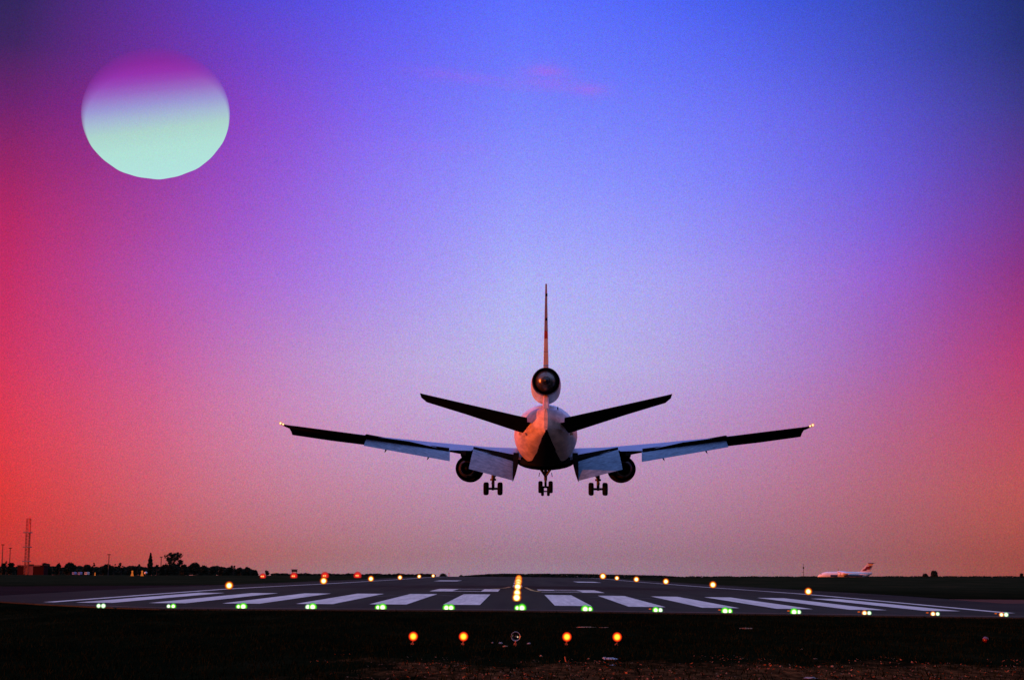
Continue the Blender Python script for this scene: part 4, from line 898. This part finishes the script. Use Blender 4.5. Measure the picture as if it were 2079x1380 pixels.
MB().box(((bx(58)+bx(67))/2, -4.05, H*.45), (bx(67)-bx(58), .12, H*.86)).build('door', BPL, bd)
MB().box((bx(60), -4.13, H*.55), (.3, .04, H*.5)).build('window', BOR, bd)
VANB = mat('pale_blue_van', (.35,.38,.60), .5); VANW = mat('pale_van', (.75,.72,.62), .5)
def van(px, yc, D, w_, m_, label):
    q = P(px, yc, D); g = S(q.x, D)-.05; h = max(1.5, (q.z-g)+w_*.25)
    e = empty('parked_van', (q.x, D, g), label, 'van', 'vans parked in front of the hedge')
    m = MB(); m.rings([[(x, y, z) for x, z in ((-w_/2,.35),(w_/2,.35),(w_/2,h*.9),(w_/2-.15,h),(-w_/2+.15,h),(-w_/2,h*.9))] for y in (0, 4.6)]); m.build('body', m_, e)
    MB().box((0, -.012, h*.72), (w_*.75, .03, h*.22)).build('windscreen', GLS, e)
    for sx_ in (-1, 1):
        for yy in (.8, 3.7): MB().tube((sx_*(w_/2-.05), yy, .35), (sx_*(w_/2-.3), yy, .35), .35, n=14).build('wheel', RUB, e)
van(148.5, 1163, 800, 1.1, VANB, 'pale blue van parked under the dome shaped tree, left one'); van(160, 1163, 800, 1.1, VANB, 'pale blue van parked under the dome shaped tree, right one'); van(174, 1164, 760, 1.2, VANW, 'brightest cream van in front of the hedge')
def marker(px, yt, D, label, mm, r=.55):
    q = P(px, yt, D); g = S(q.x, D)-.06; h = q.z-g
    e = empty('marker_cone', (q.x, D, g), label, 'marker', 'small markers in the grass left of the poplar')
    MB().tube((0,0,0),(0,0,.12), r*1.2, r*1.2, 12).tube((0,0,.12),(0,0,h*.75), r, r*.35, 12).build('cone', mm, e); MB().sphere((0,0,h*.82), h*.18, 12, 8).build('lamp', mm, e, 60)
OM = emit('orange_marker_glow', (1,.22,.04), .5)
marker(268.7, 1157.5, 620, 'orange marker, left one of the pair left of the poplar', OM); marker(288.7, 1157.5, 620, 'orange marker beside the white dome', OM)
q = P(296, 1162.5, 620); o = MB().sphere((0,0,0), (.65,.65,.5), 16, 10).build('dome', mat('white_dome', (.8,.72,.68), .5), None, 60); o.location = q; prop(o, 'small white dome right of the orange markers', 'dome')
for px, y, s_, mm, lab in ((193, 1163, .7, OM, 'dim orange marker between cream van and wispy tree'),):
    marker(px, y-1.5, 700, lab, OM, .3)
q = P(598, 1155, 600); g = S(q.x, 600)-.06; h = q.z-g
e = empty('raised_cabin', (q.x, 600, g), 'small dark raised cabin above the second red lamp', 'cabin')
MB().box((0,0,h-.55),(1.9,1.9,.75)).build('room', SOOT, e); MB().box((0,0,h-.06),(2.2,2.2,.14)).build('roof', SOOT, e); [MB().tube((sx_*.7, sy_*.7, 0), (sx_*.7, sy_*.7, h-.9), .07).build('leg', LEG, e) for sx_ in (-1,1) for sy_ in (-1,1)]
q = P(911.5, 1162.8, 1480); g = S(q.x, 1480); o = MB().tube((0,0,0),(0,0,q.z-g), .25, .2).box((0,0,q.z-g),(.8,.5,1.0)).build('warning_pole', RED); o.location = (q.x, 1480, g); prop(o, 'tiny red topped pole beside the far round tree', 'pole')

# ---------------------------------------------------------------- the great low sun disc
DS = 9500.0; cs = P(317, 231, DS); dist = (cs-Vector((0,0,EYE))).length; k_ = dist/sqrt(F*F+(317-CX)**2+(231-CY)**2)
rx_, rz2 = 150*k_*.985, 134*k_*.985
m = MB(); m.sphere((0,0,0), 1.0, 96, 64); 
for q_ in m.v:                                                   # the lower edge is slightly uneven, as air layers bend it
    an_ = atan2(q_.z, q_.x)
    if q_.z < 0: q_ *= 1 + .004*sin(an_*11)*(-q_.z) + .003*sin(an_*23+1)*(-q_.z)
sun = m.build('sun', None, None, 80)
dirv = (cs-Vector((0,0,EYE))).normalized(); sun.location = cs; sun.scale = (rx_, rx_, rz2); sun.rotation_euler = (Matrix.Rotation(-atan2(dirv.x, dirv.y), 3, 'Z') @ Matrix.Rotation(asin(dirv.z), 3, 'X') @ Matrix.Rotation(radians(-7), 3, 'Y')).to_euler()
prop(sun, 'huge pale flattened sun disc, magenta at its top, in the upper left of the sky', 'sun')
sm = bpy.data.materials.new('sun_glow'); sm.use_nodes = True; t = sm.node_tree; t.nodes.clear()
tcn = t.nodes.new('ShaderNodeTexCoord'); sp = t.nodes.new('ShaderNodeSeparateXYZ'); t.links.new(tcn.outputs['Object'], sp.inputs[0])
def smth(op, a, bb=0.):
    n = t.nodes.new('ShaderNodeMath'); n.operation = op
    for i, q_ in enumerate((a, bb)):
        if isinstance(q_, (int, float)): n.inputs[i].default_value = q_
        else: t.links.new(q_, n.inputs[i])
    return n.outputs[0]
hz = smth('ADD', smth('MULTIPLY', sp.outputs[2], -.5), .5)              # 0 top .. 1 bottom
hz = smth('ADD', hz, smth('MULTIPLY', sp.outputs[0], .035))
r = t.nodes.new('ShaderNodeValToRGB'); E_ = r.color_ramp.elements
ST = [(0,(132,42,150)),(.12,(142,42,160)),(.20,(148,52,174)),(.26,(150,72,184)),(.33,(152,104,196)),(.43,(155,150,212)),(.52,(165,185,212)),(.62,(172,212,205)),(.75,(176,224,214)),(1,(178,228,224))]
while len(E_) < len(ST): E_.new(.5)
for e_, (p, c) in zip(E_, ST): e_.position = p; e_.color = (*lin(c), 1)
t.links.new(hz, r.inputs[0])
gr = t.nodes.new('ShaderNodeTexNoise'); gr.inputs['Scale'].default_value = 60; gr.inputs['Detail'].default_value = 2; t.links.new(tcn.outputs['Object'], gr.inputs['Vector'])
gm = t.nodes.new('ShaderNodeMix'); gm.data_type = 'RGBA'; gm.inputs[0].default_value = .2; gm.inputs[6].default_value = (.5,.5,.5,1); t.links.new(gr.outputs['Color'], gm.inputs[7])
g2 = t.nodes.new('ShaderNodeMix'); g2.data_type = 'RGBA'; g2.blend_type = 'MULTIPLY'; g2.inputs[0].default_value = 1; t.links.new(r.outputs[0], g2.inputs[6]); t.links.new(gm.outputs[2], g2.inputs[7])
e_ = t.nodes.new('ShaderNodeEmission'); t.links.new(g2.outputs[2], e_.inputs[0]); e_.inputs[1].default_value = 2.0
lw = t.nodes.new('ShaderNodeLayerWeight'); lw.inputs[0].default_value = .5
# the rim melts into the air at the top and stays crisp at the bottom
soft = smth('ADD', .05, smth('MULTIPLY', smth('MAXIMUM', smth('SUBTRACT', .72, hz), 0.), 1.1))
al = t.nodes.new('ShaderNodeClamp'); t.links.new(smth('DIVIDE', smth('SUBTRACT', .98, lw.outputs['Facing']), soft), al.inputs[0])
geo = t.nodes.new('ShaderNodeNewGeometry'); am = smth('MULTIPLY', al.outputs[0], smth('SUBTRACT', 1., geo.outputs['Backfacing']))
tr = t.nodes.new('ShaderNodeBsdfTransparent'); ms = t.nodes.new('ShaderNodeMixShader'); t.links.new(am, ms.inputs[0]); t.links.new(tr.outputs[0], ms.inputs[1]); t.links.new(e_.outputs[0], ms.inputs[2])
oo = t.nodes.new('ShaderNodeOutputMaterial'); t.links.new(ms.outputs[0], oo.inputs[0]); sun.data.materials.append(sm)
SC.cycles.max_bounces = 6; SC.cycles.transparent_max_bounces = 48
